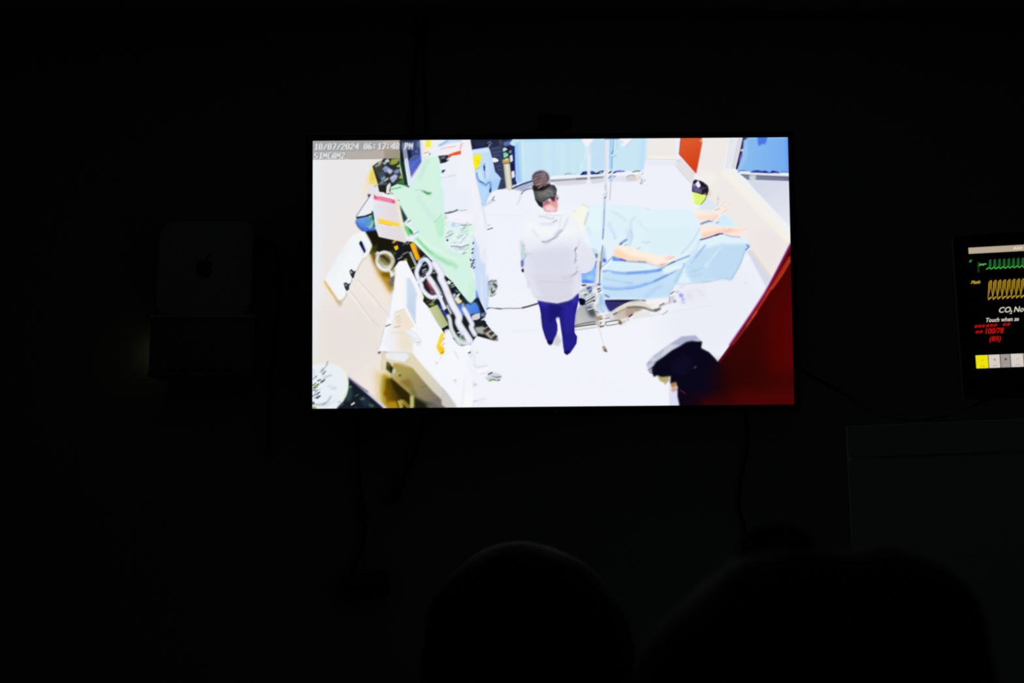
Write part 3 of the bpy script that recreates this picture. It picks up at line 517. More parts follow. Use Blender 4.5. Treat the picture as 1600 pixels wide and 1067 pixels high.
    F('A4: 585,210 700,230 850,260 1020,305 1032,385 900,350 590,292', (243, 138, 168), .4); F('A4: 590,225 655,240 660,280 595,270', (226, 62, 118), .4); F('A4: 960,310 1015,310 1022,360 960,350', (222, 60, 112), .4); L('A4: 690,262 730,243 900,280 970,300', (205, 60, 110), 1, .2); L('A4: 740,290 900,335 1010,358', (226, 80, 130), 1, .3); L('A4: 600,200 610,225', (60, 50, 60), 1.2)
    for y in (400, 440, 490, 530, 580, 620, 860, 910, 960, 1010): L('A4: %d,%d %d,%d' % (670+(y-400)*.12, y, 1040+(y-400)*.16, y+75), (216, 212, 218), .9, .3, .7)
    F('A4: 655,688 760,700 920,745 1125,790 1120,855 1000,835 900,822 690,772', (251, 216, 50), .4); L('A4: 690,775 900,825 960,828', (240, 160, 90), 1.1, .3); L('A4: 700,640 900,660 1080,690', (244, 215, 222), 2, 1)
    F('A4: 1095,290 1120,310 1105,330', (50, 110, 80), .2)
    # ---- white wall device
    el('pictured_device', 'white wall mounted device with black display in the picture')
    F('A6: 640,140 800,50 930,25 1085,320 965,560 890,612 780,790 760,850 720,930 B1: 650,70 665,130 600,200 550,385 515,475 440,532 370,522 100,130 A6: 90,1040 400,560', (243, 246, 249), .4)
    F('A6: 330,640 640,140 560,500 300,1000 90,1050', (239, 242, 246), 2.5); L('A6: 935,35 1080,320 965,560 885,615 760,850', (150, 142, 100), 1, .4); L('A6: 930,45 1060,320 950,550', (246, 245, 226), 2, .8); L('A6: 800,270 860,420 905,560', (216, 226, 232), 1.4, .5); F('A6: 780,150 880,60 820,260', (246, 244, 230), 1.2)
    F('A6: 860,205 900,240 985,420 960,440 890,330', (224, 226, 251), .8); F('A6: 845,212 880,250 950,430 925,482 812,272', (20, 26, 50), .3); F('A6: 860,290 890,310 945,430 930,440', (46, 46, 120), .4)
    F('A6: 612,850 650,805 700,850 745,855 720,920 700,990 672,998 625,905', (42, 46, 54), .2); F('A6: 620,860 655,845 680,880 635,900', (182, 178, 175), .3); L('A6: 690,860 745,850', (90, 85, 100), 1)
    F('B1: 492,170 540,148 585,180 640,170 605,230 605,295 552,332 512,255', (46, 46, 62), .2); F('B1: 515,190 560,180 570,220 520,235', (150, 150, 160), .4)
    L('B1: 655,90 660,130 610,190', (110, 110, 130), .9, .3); L('B1: 555,370 530,450 480,510 420,540', (140, 135, 120), 1.1, .4)
    F('B1: 70,100 110,120 230,280 375,500 345,540 200,350 90,200', (242, 206, 138), 1); L('B1: 100,130 220,330 350,520', (172, 140, 92), 1.4, .6); F('B1: 50,110 90,130 180,330 300,500 250,470 120,270', (245, 232, 190), 2); F('B1: 340,535 480,540 430,650 390,640', (206, 184, 148), 1.6); L('B1: 330,540 410,545', (150, 110, 70), 1, .4)
    CUR[0] = -1
    L('B1: 640,340 780,520 900,690 1060,910 1240,1065', (203, 199, 205), 1, .3); L('B1: 600,360 860,700 1040,930', (243, 240, 226), 2, 1); L('B1: 800,105 950,270 1120,450 1280,670 1420,820', (208, 204, 208), 1, .3); L('B1: 780,150 1000,420 1200,640', (242, 241, 230), 2, 1)
    # ---- big machine
    el('pictured_machine', 'large white anaesthesia style machine with sloping screen in the picture')
    F('A7: 395,720 430,660 480,635 605,630 700,870 B2: 690,180 790,400 830,450 810,540 940,680 B5: 140,0 270,190 340,300 500,370 690,530 860,540 B8: 520,150 660,420 650,1030 300,1030 B7: 1600,740 B4: 860,690 190,660 140,640 250,290 300,130 B2: 110,720 160,400 200,290', (244, 246, 252), .3)
    F('B2: 230,0 460,0 450,700 220,770 200,300', (246, 246, 250), .8); F('B2: 215,780 430,715 640,1067 B4: 720,250 860,480 870,640 380,640 260,500 330,170 B2: 150,1000', (240, 229, 214), 1, 1, 0, ((238, 241, 248), 'B4: 640,500 380,520'))
    F('B4: 600,250 740,280 860,480 840,640 620,640', (236, 226, 210), 2); F('B2: 240,830 420,760 560,1060 250,1060', (240, 226, 208), 1.5)
    F('B2: 470,80 520,50 600,180 650,360 690,410 655,985 480,625', (206, 222, 238), .6, 1, 0, ((196, 214, 236), 'B2: 500,200 600,800')); L('B2: 470,60 465,620 660,1000', (226, 236, 240), 2, .6, 1, 0); L('B2: 540,90 650,330 680,420', (214, 218, 232), 2.4, .8); L('B2: 470,620 660,1000', (160, 185, 205), 1, .4)
    F('B2: 680,420 800,560 1120,1060 700,1060 670,700', (246, 247, 252), 1.5); L('B2: 230,770 330,740 425,705', (186, 186, 172), 1.2, .4); F('B2: 730,400 800,430 830,480 780,520', (242, 238, 214), .8); L('B2: 900,650 1160,1060', (180, 190, 180), 1, .4)
    for s in ('240,880 330,830', '230,930 330,860', '260,960 370,910', '280,1000 360,965'): L('B2: '+s, (204, 188, 165), .9, .2, .8)
    L('B4: 480,155 600,125', (150, 140, 145), 1, .3); L('B4: 400,265 690,250', (225, 212, 196), 1.2, .6); L('B4: 300,130 340,115 400,90', (60, 62, 72), 1.6, .3)
    F('B4: 700,270 780,230 900,330 1040,450 900,490 820,380', (232, 236, 240), .8); L('B4: 790,205 930,290 1040,440', (206, 205, 222), 1.2, .5); L('B4: 700,270 800,340 880,470', (232, 215, 190), 1.5, .6); L('B4: 940,470 1040,465', (160, 160, 175), 1, .3); L('B4: 960,525 1030,510', (180, 180, 192), 1, .4)
    L('B4: 255,200 220,420 170,560 110,600', (196, 196, 204), 1.2, .5); L('B2: 170,380 120,700 100,900', (214, 212, 224), 1.6, .6); L('B2: 190,300 200,100 220,0', (70, 70, 80), 1, .4); L('B2: 205,300 160,400', (190, 190, 210), 1.2, .4)
    L('B4: 190,660 500,665 860,672', (196, 188, 178), 1.3, .4); F('B4: 140,680 165,655 200,658 190,690 150,700', (40, 40, 46), .4); L('B4: 250,660 340,672', (140, 135, 130), 1, .3)
    # lower body in shade
    F('B4: 200,680 860,690 B7: 970,30 1600,740 B8: 310,1030 B7: 1580,1040 900,1060 420,400 300,300 230,200 B4: 230,850', (224, 214, 184), .8, 1, 0, ((206, 204, 198), 'B7: 900,200 1550,900'))
    F('B4: 300,690 740,695 805,770 720,865 560,850 310,800', (233, 237, 243), .5); L('B4: 720,865 800,775', (176, 168, 150), 1, .4); L('B4: 300,800 280,860 240,1000', (225, 214, 205), 1.8, .6)
    F('B7: 460,95 600,110 860,195 1050,420 1280,680 1600,975 1600,1060 900,1060 790,740 560,520 400,380 430,250', (172, 156, 84), .9, 1, 0, ((122, 112, 104), 'B7: 650,250 1350,950')); F('B7: 480,90 640,100 860,190 700,170', (205, 175, 125), 1)
    F('B7: 560,480 800,420 900,640 720,640', (136, 112, 48), 2.5); F('B7: 880,780 1100,900 1300,960 1250,1060 880,1060', (28, 30, 14), 2.2); F('B7: 1130,930 1300,920 1500,1060 1200,1060', (98, 96, 92), 2); F('B7: 760,640 900,640 960,760 860,790', (110, 112, 52), 1.8); L('B7: 1040,610 1090,590 1140,555', (95, 80, 60), 1, .4); L('B7: 1340,860 1400,835', (90, 80, 66), 1.1, .4)
    F('B7: 325,60 400,110 440,190 410,310 310,225', (66, 70, 18), .6); F('B7: 395,180 450,175 440,300 400,300', (22, 16, 8), .4); F('B7: 340,80 390,130 350,160', (120, 120, 40), .6); F('B7: 440,240 500,195 520,290 440,350', (192, 202, 180), .5); L('B7: 490,360 580,300', (196, 196, 130), 1.4, .3); F('B7: 400,340 470,330 520,390 430,390', (170, 172, 120), .6); E('B7', 600, 350, 25, 25, 0, (96, 84, 34), .6)
    L('B4: 260,850 230,1060 B7: 240,230', (226, 214, 196), 2.2, .8); L('B7: 210,40 220,230', (206, 196, 130), 1.6, .8)
    CUR[0] = 1
    F('B7: 60,250 300,300 430,420 800,740 820,1060 250,1060 100,900 120,560', (222, 204, 150), 5); F('B7: 230,340 330,330 800,745 815,1060 330,1060 230,920 200,640', (176, 150, 40), 2.6); F('B7: 300,420 420,410 800,745 812,1060 500,1060 330,940 280,680', (118, 88, 6), 1.6, 1, 0, ((44, 34, 6), 'B7: 330,700 620,620')); F('B7: 400,400 800,745 812,960 640,860 480,640', (46, 34, 6), 1.2); F('B7: 260,700 380,660 360,780 280,780', (128, 76, 8), 1.8)
    F('B7: 330,900 520,890 580,1060 360,1060', (176, 134, 16), 1.6)
    el('pictured_machine', 'large white anaesthesia style machine with sloping screen in the picture')
    F('B7: 555,885 620,850 690,870 812,1000 770,1045 650,920 675,1010 600,1045', (176, 156, 74), .4); F('B7: 640,860 700,870 810,1000 770,1040', (128, 108, 30), .5); F('B7: 815,785 885,775 888,980 815,1035', (186, 190, 112), .4); L('B7: 560,880 620,1040', (214, 200, 120), 1, .3)
    # yellow chain and details on the front
    L('B4: 1490,300 1450,400 1420,500 1400,560 1440,640 1470,690', (250, 212, 42), 5.5, .6); F('B4: 1380,560 1490,540 1530,640 1500,690 1440,690', (250, 200, 30), .6)
    for s in ('1470,440 1520,380', '1480,530 1530,480', '1470,620 1520,590', '1440,690 1500,660'): L('B4: '+s, (232, 160, 30), 1.2, .2)
    L('B5: 310,395 330,370', (120, 70, 50), 1); L('B5: 270,690 310,655', (140, 90, 20), 1.3, .2)
    F('B5: 330,220 400,190 520,350 500,500 380,500 320,330', (243, 244, 252), .8); F('B5: 320,215 400,190 420,220 350,260', (222, 218, 248), .5); F('B5: 680,540 860,510 880,640 800,690', (247, 250, 251), .6); L('B5: 520,640 570,720 610,800', (206, 210, 222), 1.5, .6); L('B5: 880,620 940,760 960,950', (226, 232, 240), 3, 1.5); L('B5: 500,370 600,490 680,535 760,520', (105, 125, 125), 1.1, .3)
    L('B5: 830,690 865,668', (50, 66, 70), 1.8, .2); L('B5: 850,760 900,720', (190, 205, 212), 1.4, .5); E('B5', 1005, 675, 22, 18, 0, (196, 204, 212), .7); E('B5', 165, 895, 20, 26, 0, (205, 210, 216), .8); L('B5: 230,800 270,780', (205, 210, 220), 1, .4)
    L('B8: 690,130 730,180 960,140', (204, 206, 222), 1.3, .5); L('B8: 640,170 720,200', (236, 246, 240), 1.6, .5); L('B8: 720,190 900,160', (214, 216, 228), 1.2, .4)
    L('B8: 820,330 900,300 980,265', (212, 206, 216), 1, .3); L('B8: 665,480 670,600', (190, 196, 206), 1.2, .4); E('B8', 705, 545, 34, 22, 0, (196, 200, 216), 1); L('B8: 470,420 465,640 430,1000', (222, 228, 236), 1.5, .8); L('B8: 655,870 660,1000', (196, 202, 210), 1.3, .5); F('B8: 490,740 650,700 650,1025 450,1025', (247, 249, 251), 1); E('B8', 280, 470, 20, 40, 0, (214, 222, 238), .6); L('B8: 265,440 310,470', (170, 185, 210), 1, .2)
    F('B8: 0,600 130,760 320,1030 100,1030 0,960', (204, 200, 196), .9); L('B8: 0,600 150,770 310,990', (190, 192, 206), 1.2, .5)
    CUR[0] = 0
    L('B8: 670,890 750,880 880,830 930,850', (196, 198, 216), 1.2, .5); F('B8: 670,880 760,870 700,910', (200, 204, 222), .8); L('B8: 740,960 880,900', (220, 224, 232), 1.2, .5)
    F('B8: 900,400 1000,340 1050,285 1160,300 1262,355 1235,400 1180,465 1080,455 980,475', (206, 213, 226), .5); L('B8: 975,330 1050,292', (42, 42, 58), 1.8, .2); L('B8: 1060,370 1130,385 1240,378', (110, 125, 150), 1.5, .3); F('B8: 950,420 1130,400 1160,420 1060,445 980,465', (196, 210, 186), .5); L('B8: 1000,462 1070,440 1130,450', (118, 132, 84), 1.8, .3); L('B8: 1165,462 1215,440', (40, 45, 40), 1.6, .2); L('B8: 1140,400 1230,380', (60, 66, 80), 1, .2); F('B8: 700,240 980,170 1000,240 760,330', (245, 246, 251), .8)
    # ---- hat bottom left
    el('pictured_equipment', 'black cart top in the bottom left corner of the picture')
    F('B6: 740,330 790,380 1560,1040 1560,1070 400,1070 600,900', (20, 28, 38), .2); F('B6: 780,560 860,600 880,760 820,900 720,880', (40, 64, 66), 1.2); F('B6: 1000,800 1200,820 1280,960 1120,1000', (32, 44, 58), 1.5); F('B6: 1220,930 1320,960 1330,1010 1220,1000', (58, 92, 98), 1); F('B6: 1030,840 1110,800 1140,850 1060,860', (96, 104, 112), .7)
    F('B6: 840,955 915,900 930,935 850,980', (228, 226, 228), .2); F('B6: 795,600 860,562 865,585 800,620', (150, 172, 172), .4); L('B6: 930,780 1000,745', (140, 146, 150), 1.1, .2); L('B6: 630,980 690,940', (120, 140, 140), 1.2, .4); L('B6: 920,1050 960,1020', (90, 90, 95), 1)
    L('B6: 780,370 1100,630 1560,1030', (214, 208, 230), 4, .8); L('B6: 800,410 1000,560 1200,700', (30, 18, 70), 1.6, .7)
    el('pictured_lid', 'round white object in the bottom left corner of the picture')
    F('B6: 0,190 130,130 260,105 450,108 600,160 705,250 762,370 785,500 775,640 745,745 665,905 520,1070 0,1070', (232, 240, 245), .4); L('B6: 700,270 765,400 775,560 740,740 660,890', (240, 243, 214), 3, 1); L('B6: 120,130 260,108 450,112 600,165', (236, 238, 220), 2, 1)
    L('B6: 330,400 370,360 440,350', (150, 160, 165), 1.6, .5); L('B6: 360,590 440,550', (200, 205, 205), 1.5, .5); F('B6: 380,600 540,580 560,620 470,660', (214, 216, 230), .8); L('B6: 250,960 360,890 430,780', (140, 132, 150), 1.6, .5); L('B6: 100,960 250,950 330,930', (120, 115, 125), 1.4, .4); L('B6: 300,1040 450,920 560,830', (214, 218, 230), 1.4, .5); L('B6: 140,1000 300,990 420,900', (212, 208, 220), 1.6, .6); L('B6: 570,915 620,890', (120, 130, 130), 1, .3); F('B6: 250,420 300,340 330,360 270,520', (206, 212, 214), .8)
    hatch('B6: 150,330 330,130 360,180 240,400 180,420', 14, -55, 90, 1.2, [(90, 105, 110), (205, 215, 215), (160, 172, 175), (240, 244, 246)], 12)
    hatch('B6: 40,400 250,460 230,600 140,900 40,900', 34, -28, 90, 1.7, [(30, 40, 55), (235, 240, 246), (150, 160, 180), (200, 205, 230), (70, 84, 92), (240, 244, 246)], 13)
    F('B6: 50,560 150,540 160,590 90,600', (150, 180, 70), .4); F('B6: 40,900 70,900 90,950 50,960', (20, 20, 25), .5); F('B6: 30,1000 120,1010 130,1070 30,1070', (150, 150, 60), 1); F('B6: 45,200 110,230 100,400 45,430', (214, 230, 250), 1)
    # ---- red panel and dark head bottom right
    el('pictured_panel', 'dark red panel slanting across the bottom right corner of the picture')
    F('P: 1245,375 1235,381 1194,460 1140,540 1121,566 1070,640 1250,640', (70, 5, 3), .3, 1, 0, ((44, 5, 4), 'P: 1225,450 1140,590')); F('P: 1150,610 1250,600 1250,660 1100,660', (74, 5, 3), 12); F('P: 1205,480 1250,450 1250,580 1200,590', (80, 3, 2), 14)
    L('P: 1236,380 1194,459 1140,539', (150, 42, 140), 2.2, .6); L('P: 1237,383 1196,461 1143,540 1122,567', (120, 10, 40), 2, .6)
    L('R6: 1342,30 1290,120 1220,220', (216, 84, 40), 2.2, .5); L('R6: 1340,10 1200,240 1090,410', (196, 46, 22), 3, .9); L('R6: 1220,200 1180,260', (196, 62, 30), 1.6, .6); L('R6: 1120,370 1050,470', (216, 82, 42), 2.2, .6); L('R6: 1060,460 960,590', (150, 34, 20), 2.4, .9)
    el('pictured_head', 'back of a dark haired head with pale headband at the bottom of the picture')
    F('D7: 85,430 180,320 420,150 580,48 770,32 830,90 860,130 700,125 520,210 230,410 180,470 110,510', (194, 197, 218), .4); F('D7: 420,160 580,55 770,38 820,90 700,110 560,170', (172, 176, 206), .6); F('D7: 420,165 540,180 460,230 300,330 330,240', (206, 212, 222), .8); L('D7: 110,420 200,340 330,230', (160, 165, 190), 1, .5); hatch('D7: 80,420 160,350 200,400 120,510', 8, -50, 40, 1, [(120, 130, 150), (225, 230, 240)], 3)
    F('D7: 420,690 530,760 540,1010 410,1010 400,800', (222, 222, 242), 1); F('D7: 430,790 470,745 525,755 520,800 450,820', (206, 160, 160), .8); F('D7: 420,690 500,665 510,740 440,760', (176, 132, 70), .6)
    F('D7: 240,590 410,580 405,650 345,700 270,660', (182, 168, 108), .7)
    F('D7: 165,490 225,400 330,330 440,245 560,180 640,128 720,110 800,120 865,118 850,212 960,268 1040,350 1080,400 1112,450 1115,650 1105,830 1090,1015 550,1015 522,880 522,760 500,680 420,700 425,600 300,612 240,588 195,612 170,560', (11, 7, 26), .75)
    for s in ('115,520 180,470', '130,545 190,490', '150,560 215,520'): L('D7: '+s, (22, 22, 48), 1.4, .1)
    F('D7: 430,420 640,300 760,420 600,600 450,560', (15, 11, 38), 3); CUR[0] = -1; F('D7: 1060,400 1150,480 1200,700 1180,1060 1020,1060 1000,700', (28, 5, 9), 8); F('D7: 800,900 1300,860 1300,1080 780,1080', (56, 5, 6), 8); F('D7: 620,900 800,840 860,1060 600,1060', (20, 5, 16), 5)
    L('D7: 565,795 600,820 630,842', (140, 46, 46), 1.3, .3); F('D7: 745,485 785,458 780,480 755,492', (132, 114, 74), .4); L('D7: 345,712 410,650', (120, 110, 80), 1.2, .4); E('D7', 500, 760, 26, 22, 0, (226, 172, 150), .6)
    # ---- bed
    el('pictured_bed', 'hospital bed covered with pale blue sheets in the picture')
    F('C8: 210,480 340,470 540,600 600,860 110,920 130,640', (170, 175, 180), 1, 1, 0, ((196, 196, 194), 'C8: 450,620 250,860')); F('C8: 340,520 480,500 560,640 520,760 400,700', (80, 82, 90), 2.2)
    F('C8: 850,690 1150,570 1400,530 D6: 300,600 150,720 0,790 C8: 1010,800 900,800', (206, 190, 176), .8); F('D6: 0,620 150,600 300,640 140,680 0,770', (170, 148, 138), .8); F('C8: 1150,590 1380,550 1370,620 1180,730', (186, 160, 145), 1.2); F('D6: 140,680 420,660 420,740 120,780', (232, 230, 224), 1)
    F('C8: 725,385 D6: 340,455 360,490 C8: 1200,440 1000,560 870,650 800,610 740,480', (46, 46, 112), .3); F('C8: 740,385 1250,375 1600,390 1150,440 1050,420 760,400', (18, 16, 42), .4); F('C8: 1000,430 1190,420 980,550', (50, 50, 84), .8)
    F('C8: 855,655 1000,545 1250,425 1500,395 D6: 340,470 340,520 480,620 560,610 450,660 340,620 C8: 1600,590 1400,535 1150,575 900,695', (226, 219, 206), .4); L('C8: 855,645 1000,545 1250,425 1500,393', (250, 250, 252), 1.3, .2); L('C8: 910,690 1150,570 1350,522 1580,552', (110, 98, 88), 1.6, .5); L('C8: 900,690 980,650', (50, 55, 50), 1.6, .3)
    F('D6: 335,470 380,440 700,440 790,400 730,500 590,580 390,560', (246, 240, 244), .5); L('D6: 340,560 500,545', (210, 205, 200), 1, .4); L('D6: 0,600 180,592 330,610 460,655 540,650 615,615', (88, 86, 80), 2, .5); F('D6: 480,640 620,600 600,640 520,680', (100, 96, 90), .6); L('D6: 590,590 740,520', (190, 180, 175), 2, .6)
    L('D6: 800,352 870,300', (20, 20, 24), 1.5, .1); L('D6: 600,562 685,518', (50, 46, 44), 1.4, .1); L('D6: 35,770 92,728', (24, 16, 18), 1.8, .1); L('D6: 780,300 850,240', (140, 150, 160), 1.2, .2); F('D6: 790,390 870,370 895,480 770,540', (206, 206, 222), .8); E('D6', 885, 485, 26, 18, -30, (90, 84, 100), .4); L('D6: 790,400 770,520', (150, 150, 165), 1.2, .3); L('D6: 650,728 720,690 745,650', (130, 130, 140), 1.2, .3)
    CUR[0] = 0
    F('D6: 900,190 1500,170 1480,480 1180,560 920,520', (235, 234, 244), 7); E('D6', 1000, 375, 45, 36, 30, (158, 164, 246), .8); E('D6', 1035, 445, 36, 26, 0, (178, 182, 246), .7); E('D6', 1040, 500, 45, 30, 0, (204, 208, 248), 1); E('D6', 1010, 215, 50, 14, -20, (210, 214, 240), 1); E('D6', 1150, 380, 60, 70, 0, (224, 225, 240), 2); E('D6', 930, 310, 40, 30, 0, (206, 208, 240), 1); L('D6: 1300,280 1420,380', (226, 222, 234), 3, 2)
    L('D6: 760,692 1150,625 1541,560', (223, 224, 234), 1, .3); L('D6: 90,802 350,760 620,715', (204, 204, 214), 1.2, .4); L('C4: 0,655 400,630', (226, 229, 238), 1, .4); L('D6: 1100,800 1500,780', (234, 236, 245), 1, .4)
    L('D5: 800,910 850,875', (210, 214, 226), 1, .3)
    el('pictured_bed', 'hospital bed covered with pale blue sheets in the picture')
    for s, c, w in (('100,915 300,870 530,832', (62, 62, 72), 1.5), ('100,945 300,915 550,882', (64, 56, 54), 1.7), ('100,992 320,960 560,932', (232, 233, 235), 3.6), ('100,1010 330,985 540,955', (150, 152, 150), 1), ('740,775 840,752', (60, 60, 66), 1.4), ('740,845 900,820 1040,800', (56, 56, 60), 1.6), ('770,895 900,878 1020,862', (238, 238, 240), 2.6), ('765,918 900,900 1000,880', (88, 80, 76), 1.3), ('850,790 1000,760', (200, 200, 205), 2)): L('C8: '+s, c, w, .2)
    E('C8', 1060, 855, 48, 44, -30, (150, 132, 112), .5); E('C8', 1050, 850, 22, 28, -20, (88, 70, 56), .4); F('C8: 1080,800 1180,780 1220,830 1120,900', (226, 222, 222), .6); L('C8: 1080,880 1150,820', (160, 152, 140), 1, .2); E('C8', 1220, 790, 22, 18, 0, (170, 165, 160), .5)
    F('C6: 250,425 350,405 600,378 800,392 1000,400 1250,420 1440,465 1600,500 R3: 560,610 760,622 D3: 450,640 520,860 D5: 130,30 D3: 540,840 700,770 880,690 1000,640 1200,880 D5: 850,240 885,345 812,422 735,620 605,845 470,822 330,862 160,880 0,892 D6: 900,155 850,225 760,400 700,440 500,435 340,440 C8: 1250,375 740,345 640,60 C7: 560,970 260,970 230,760 430,740 540,560 520,380 470,260 440,200 C6: 170,830', (224, 242, 250), .3)
    F('C7: 700,720 1600,720 D4: 760,750 1050,740 D6: 900,155 760,400 340,440 C8: 740,345 650,60', (196, 224, 247), 1.5); F('D5: 100,400 470,300 850,310 880,345 812,420 735,620 605,845 470,822 160,880 0,880 D4: 1050,760', (193, 222, 244), 2.5); F('D5: 300,560 470,380 780,330 800,420 720,620 600,830 300,830', (190, 219, 243), 3); F('D3: 880,690 1000,650 1190,870 900,860 700,800', (212, 236, 248), 1)
    F('D4: 350,100 1000,50 1300,60 1200,350 950,560 500,560 300,300', (220, 240, 248), 5); F('C6: 300,450 560,420 560,900 300,1000 220,800', (228, 246, 250), 3); F('C6: 700,600 1000,650 1150,1000 900,1067 650,900', (222, 240, 249), 4); F('D4: 0,100 70,120 70,330 0,300', (196, 222, 250), 2)
    # folds
    for s, c, w, so in (('C6: 740,540 900,620 1040,740', (212, 228, 238), 3, 1.5), ('C6: 1240,660 1150,740 1140,900 1170,1067', (204, 224, 232), 2.5, 1.2), ('C6: 1280,720 1400,860 1500,940', (212, 234, 242), 3, 1.6), ('C6: 1440,465 1540,510', (206, 222, 232), 1.6, .7), ('C6: 690,780 760,960 830,1060', (206, 226, 250), 4, 1.8), ('C6: 240,860 300,1000', (206, 232, 246), 3, 1.5),
                        ('D4: 70,100 90,240 60,340 30,390', (196, 216, 226), 2.4, .9), ('D4: 280,330 350,345 420,335', (200, 222, 234), 2.2, .9), ('D4: 1350,70 1260,240 1150,400 1000,545', (196, 214, 230), 1.8, .7), ('D4: 1330,300 1300,430 1160,580', (200, 222, 244), 3, 1.3), ('D4: 1450,390 1350,520 1260,640', (164, 190, 230), 2, .8), ('D4: 1260,640 1220,720 1060,740', (206, 226, 246), 3, 1),
                        ('D4: 1050,740 1040,800 1000,840', (150, 186, 240), 2.6, .8), ('D4: 1000,870 960,950 900,1067', (168, 204, 240), 4, 1.6), ('D4: 1070,900 1200,890 1300,850', (180, 208, 234), 1.4, .6), ('D4: 1100,960 1250,960 1400,920', (178, 208, 236), 1.4, .7), ('D4: 880,930 800,1060', (206, 224, 246), 3, 1.4),
                        ('D5: 210,330 130,420 50,525', (156, 186, 226), 1.6, .6), ('D5: 460,370 380,450 300,560 200,650', (214, 232, 248), 4, 1.4), ('D5: 470,375 400,470 290,600', (172, 204, 236), 1.4, .6), ('D5: 60,540 0,600', (170, 200, 236), 1.8, .8), ('D5: 0,720 120,690 200,640', (172, 202, 236), 1.4, .6), ('D5: 0,770 130,760', (184, 212, 240), 1.4, .6),
                        ('D5: 870,350 812,420 735,620 605,845', (122, 152, 200), 1.1, .4), ('D5: 600,845 470,822 330,862 160,882', (160, 180, 206), 1, .4), ('D5: 840,320 875,335', (90, 120, 210), 2.2, .5), ('D5: 825,395 880,345', (50, 66, 140), 1.3, .3),
                        ('C7: 690,725 820,705 1000,740 1250,755 1600,715', (112, 160, 232), 2.2, .7), ('C7: 900,745 1200,770 1600,745', (146, 186, 240), 3.4, 1), ('C7: 720,880 900,905 1150,950 1320,970', (164, 196, 232), 2, .8), ('C7: 720,900 900,925 1150,965', (196, 222, 246), 3, 1.5),
                        ('C8: 720,130 900,155 1100,150 1400,110 1600,40', (136, 182, 240), 3.4, 1.1), ('C8: 720,110 1000,135 1300,110', (166, 200, 246), 3, 1.3), ('D6: 0,250 180,220 340,175 560,95 740,0', (132, 174, 238), 2.6, .9), ('D6: 0,230 300,190', (160, 196, 246), 3, 1.2), ('D4: 500,1060 620,1000 780,930 905,862', (96, 138, 214), 1.7, .5), ('D4: 330,915 620,860', (150, 186, 240), 2.6, .9),
                        ('D4: 0,905 330,885 540,862 640,850', (110, 156, 232), 3, .8), ('D4: 560,862 680,800 770,750 880,700 1000,650 1150,590', (104, 134, 212), 1.7, .5), ('D4: 745,765 820,720 880,695', (44, 52, 96), 1.4, .3), ('D6: 340,400 520,260 640,200', (176, 208, 244), 4, 2), ('D6: 760,400 830,240 900,150', (186, 204, 220), 1.5, .6), ('C8: 740,280 820,320', (96, 120, 180), 2.4, .9),
                        ('D6: 900,160 1100,160 1541,110', (170, 196, 220), 1.2, .5), ('D4: 910,855 980,840', (120, 130, 150), .9, .3)): L(s, c, w, so)
    F('D4: 640,850 760,760 1050,740 1000,840 900,862 700,930', (226, 244, 246), 1.4); F('C7: 720,640 900,520 1100,520 1600,560 1600,690 1100,720 800,690', (218, 240, 248), 1.6)
    F('C7: 225,775 430,735 545,560 580,700 560,960 265,965', (136, 184, 246), .6); F('C7: 240,900 400,900 540,960 260,965', (88, 132, 238), .9); F('C7: 340,830 480,780 500,880 400,900', (160, 210, 240), 1.2); F('C7: 520,600 560,560 560,680', (70, 110, 220), .7); L('C7: 540,570 560,500', (20, 35, 70), 1.4, .3); L('C7: 225,770 350,765 440,715', (60, 85, 190), 1, .3); F('C7: 530,790 560,780 550,850', (90, 110, 200), .5)
    F('C7: 450,230 560,260 600,420 560,480 520,380', (196, 222, 240), 1.2); L('C7: 460,260 520,370', (150, 180, 200), 1.4, .5); F('C7: 530,360 590,350 580,450 550,440', (80, 110, 130), 1)
    F('C7: 700,90 880,40 960,80 940,200 910,400 760,510 700,320', (228, 241, 251), .9); F('C7: 690,190 730,230 760,500 720,520 690,420', (158, 194, 242), 1.2); F('C7: 700,440 770,480 740,540 690,520', (66, 104, 214), 1); L('C7: 650,650 760,560 840,470 905,415', (70, 110, 170), 1, .2); L('C7: 660,690 800,560', (244, 247, 252), 2, .4)
    L('C7: 1050,160 1110,110 1190,60', (112, 128, 196), 2.6, .6); L('C7: 1055,162 1090,140', (50, 60, 110), 1.4, .2); L('C7: 1150,180 1200,155', (130, 150, 180), 1.2, .3); F('C7: 1380,220 1500,190 1480,230 1400,240', (240, 244, 250), .5); L('C7: 1400,250 1480,225', (160, 180, 200), 1.4, .4); L('C7: 920,20 960,40', (190, 210, 230), 2, .8)
    # ---- patient
    el('pictured_patient', 'arm and bare legs of a figure lying on the bed in the picture')
    F('C7: 940,190 1060,185 1300,232 1450,290 1600,355 D4: 280,488 520,588 720,600 860,585 930,605 760,725 640,785 500,752 300,702 C7: 1600,528 1160,492 1040,455 910,412 930,330', (253, 238, 222), .4)
    F('C7: 930,260 1000,250 1300,420 1600,470 1600,520 1160,485 920,405', (251, 218, 190), 1.6); F('D4: 0,600 300,640 500,720 480,745 300,695 0,650', (251, 222, 198), 1.4); F('D4: 520,590 860,590 760,720 640,775 520,740', (253, 236, 226), .8); F('D4: 560,760 640,740 740,740 640,790', (243, 180, 172), .7)
    for s in ('705,642 800,592', '730,672 860,605', '790,650 880,605', '640,745 740,725'): L('D4: '+s, (228, 170, 155), .9, .2)
    L('C7: 905,415 1040,460 1160,500 1350,520 1600,532 D4: 200,695 340,715', (82, 88, 170), 1.3, .4); L('D4: 340,715 500,765 600,780', (190, 160, 205), 1.1, .4); F('C7: 900,415 1040,470 1130,510 890,500', (96, 146, 236), .7); L('C7: 1050,465 1160,500', (50, 60, 170), 1.8, .4)
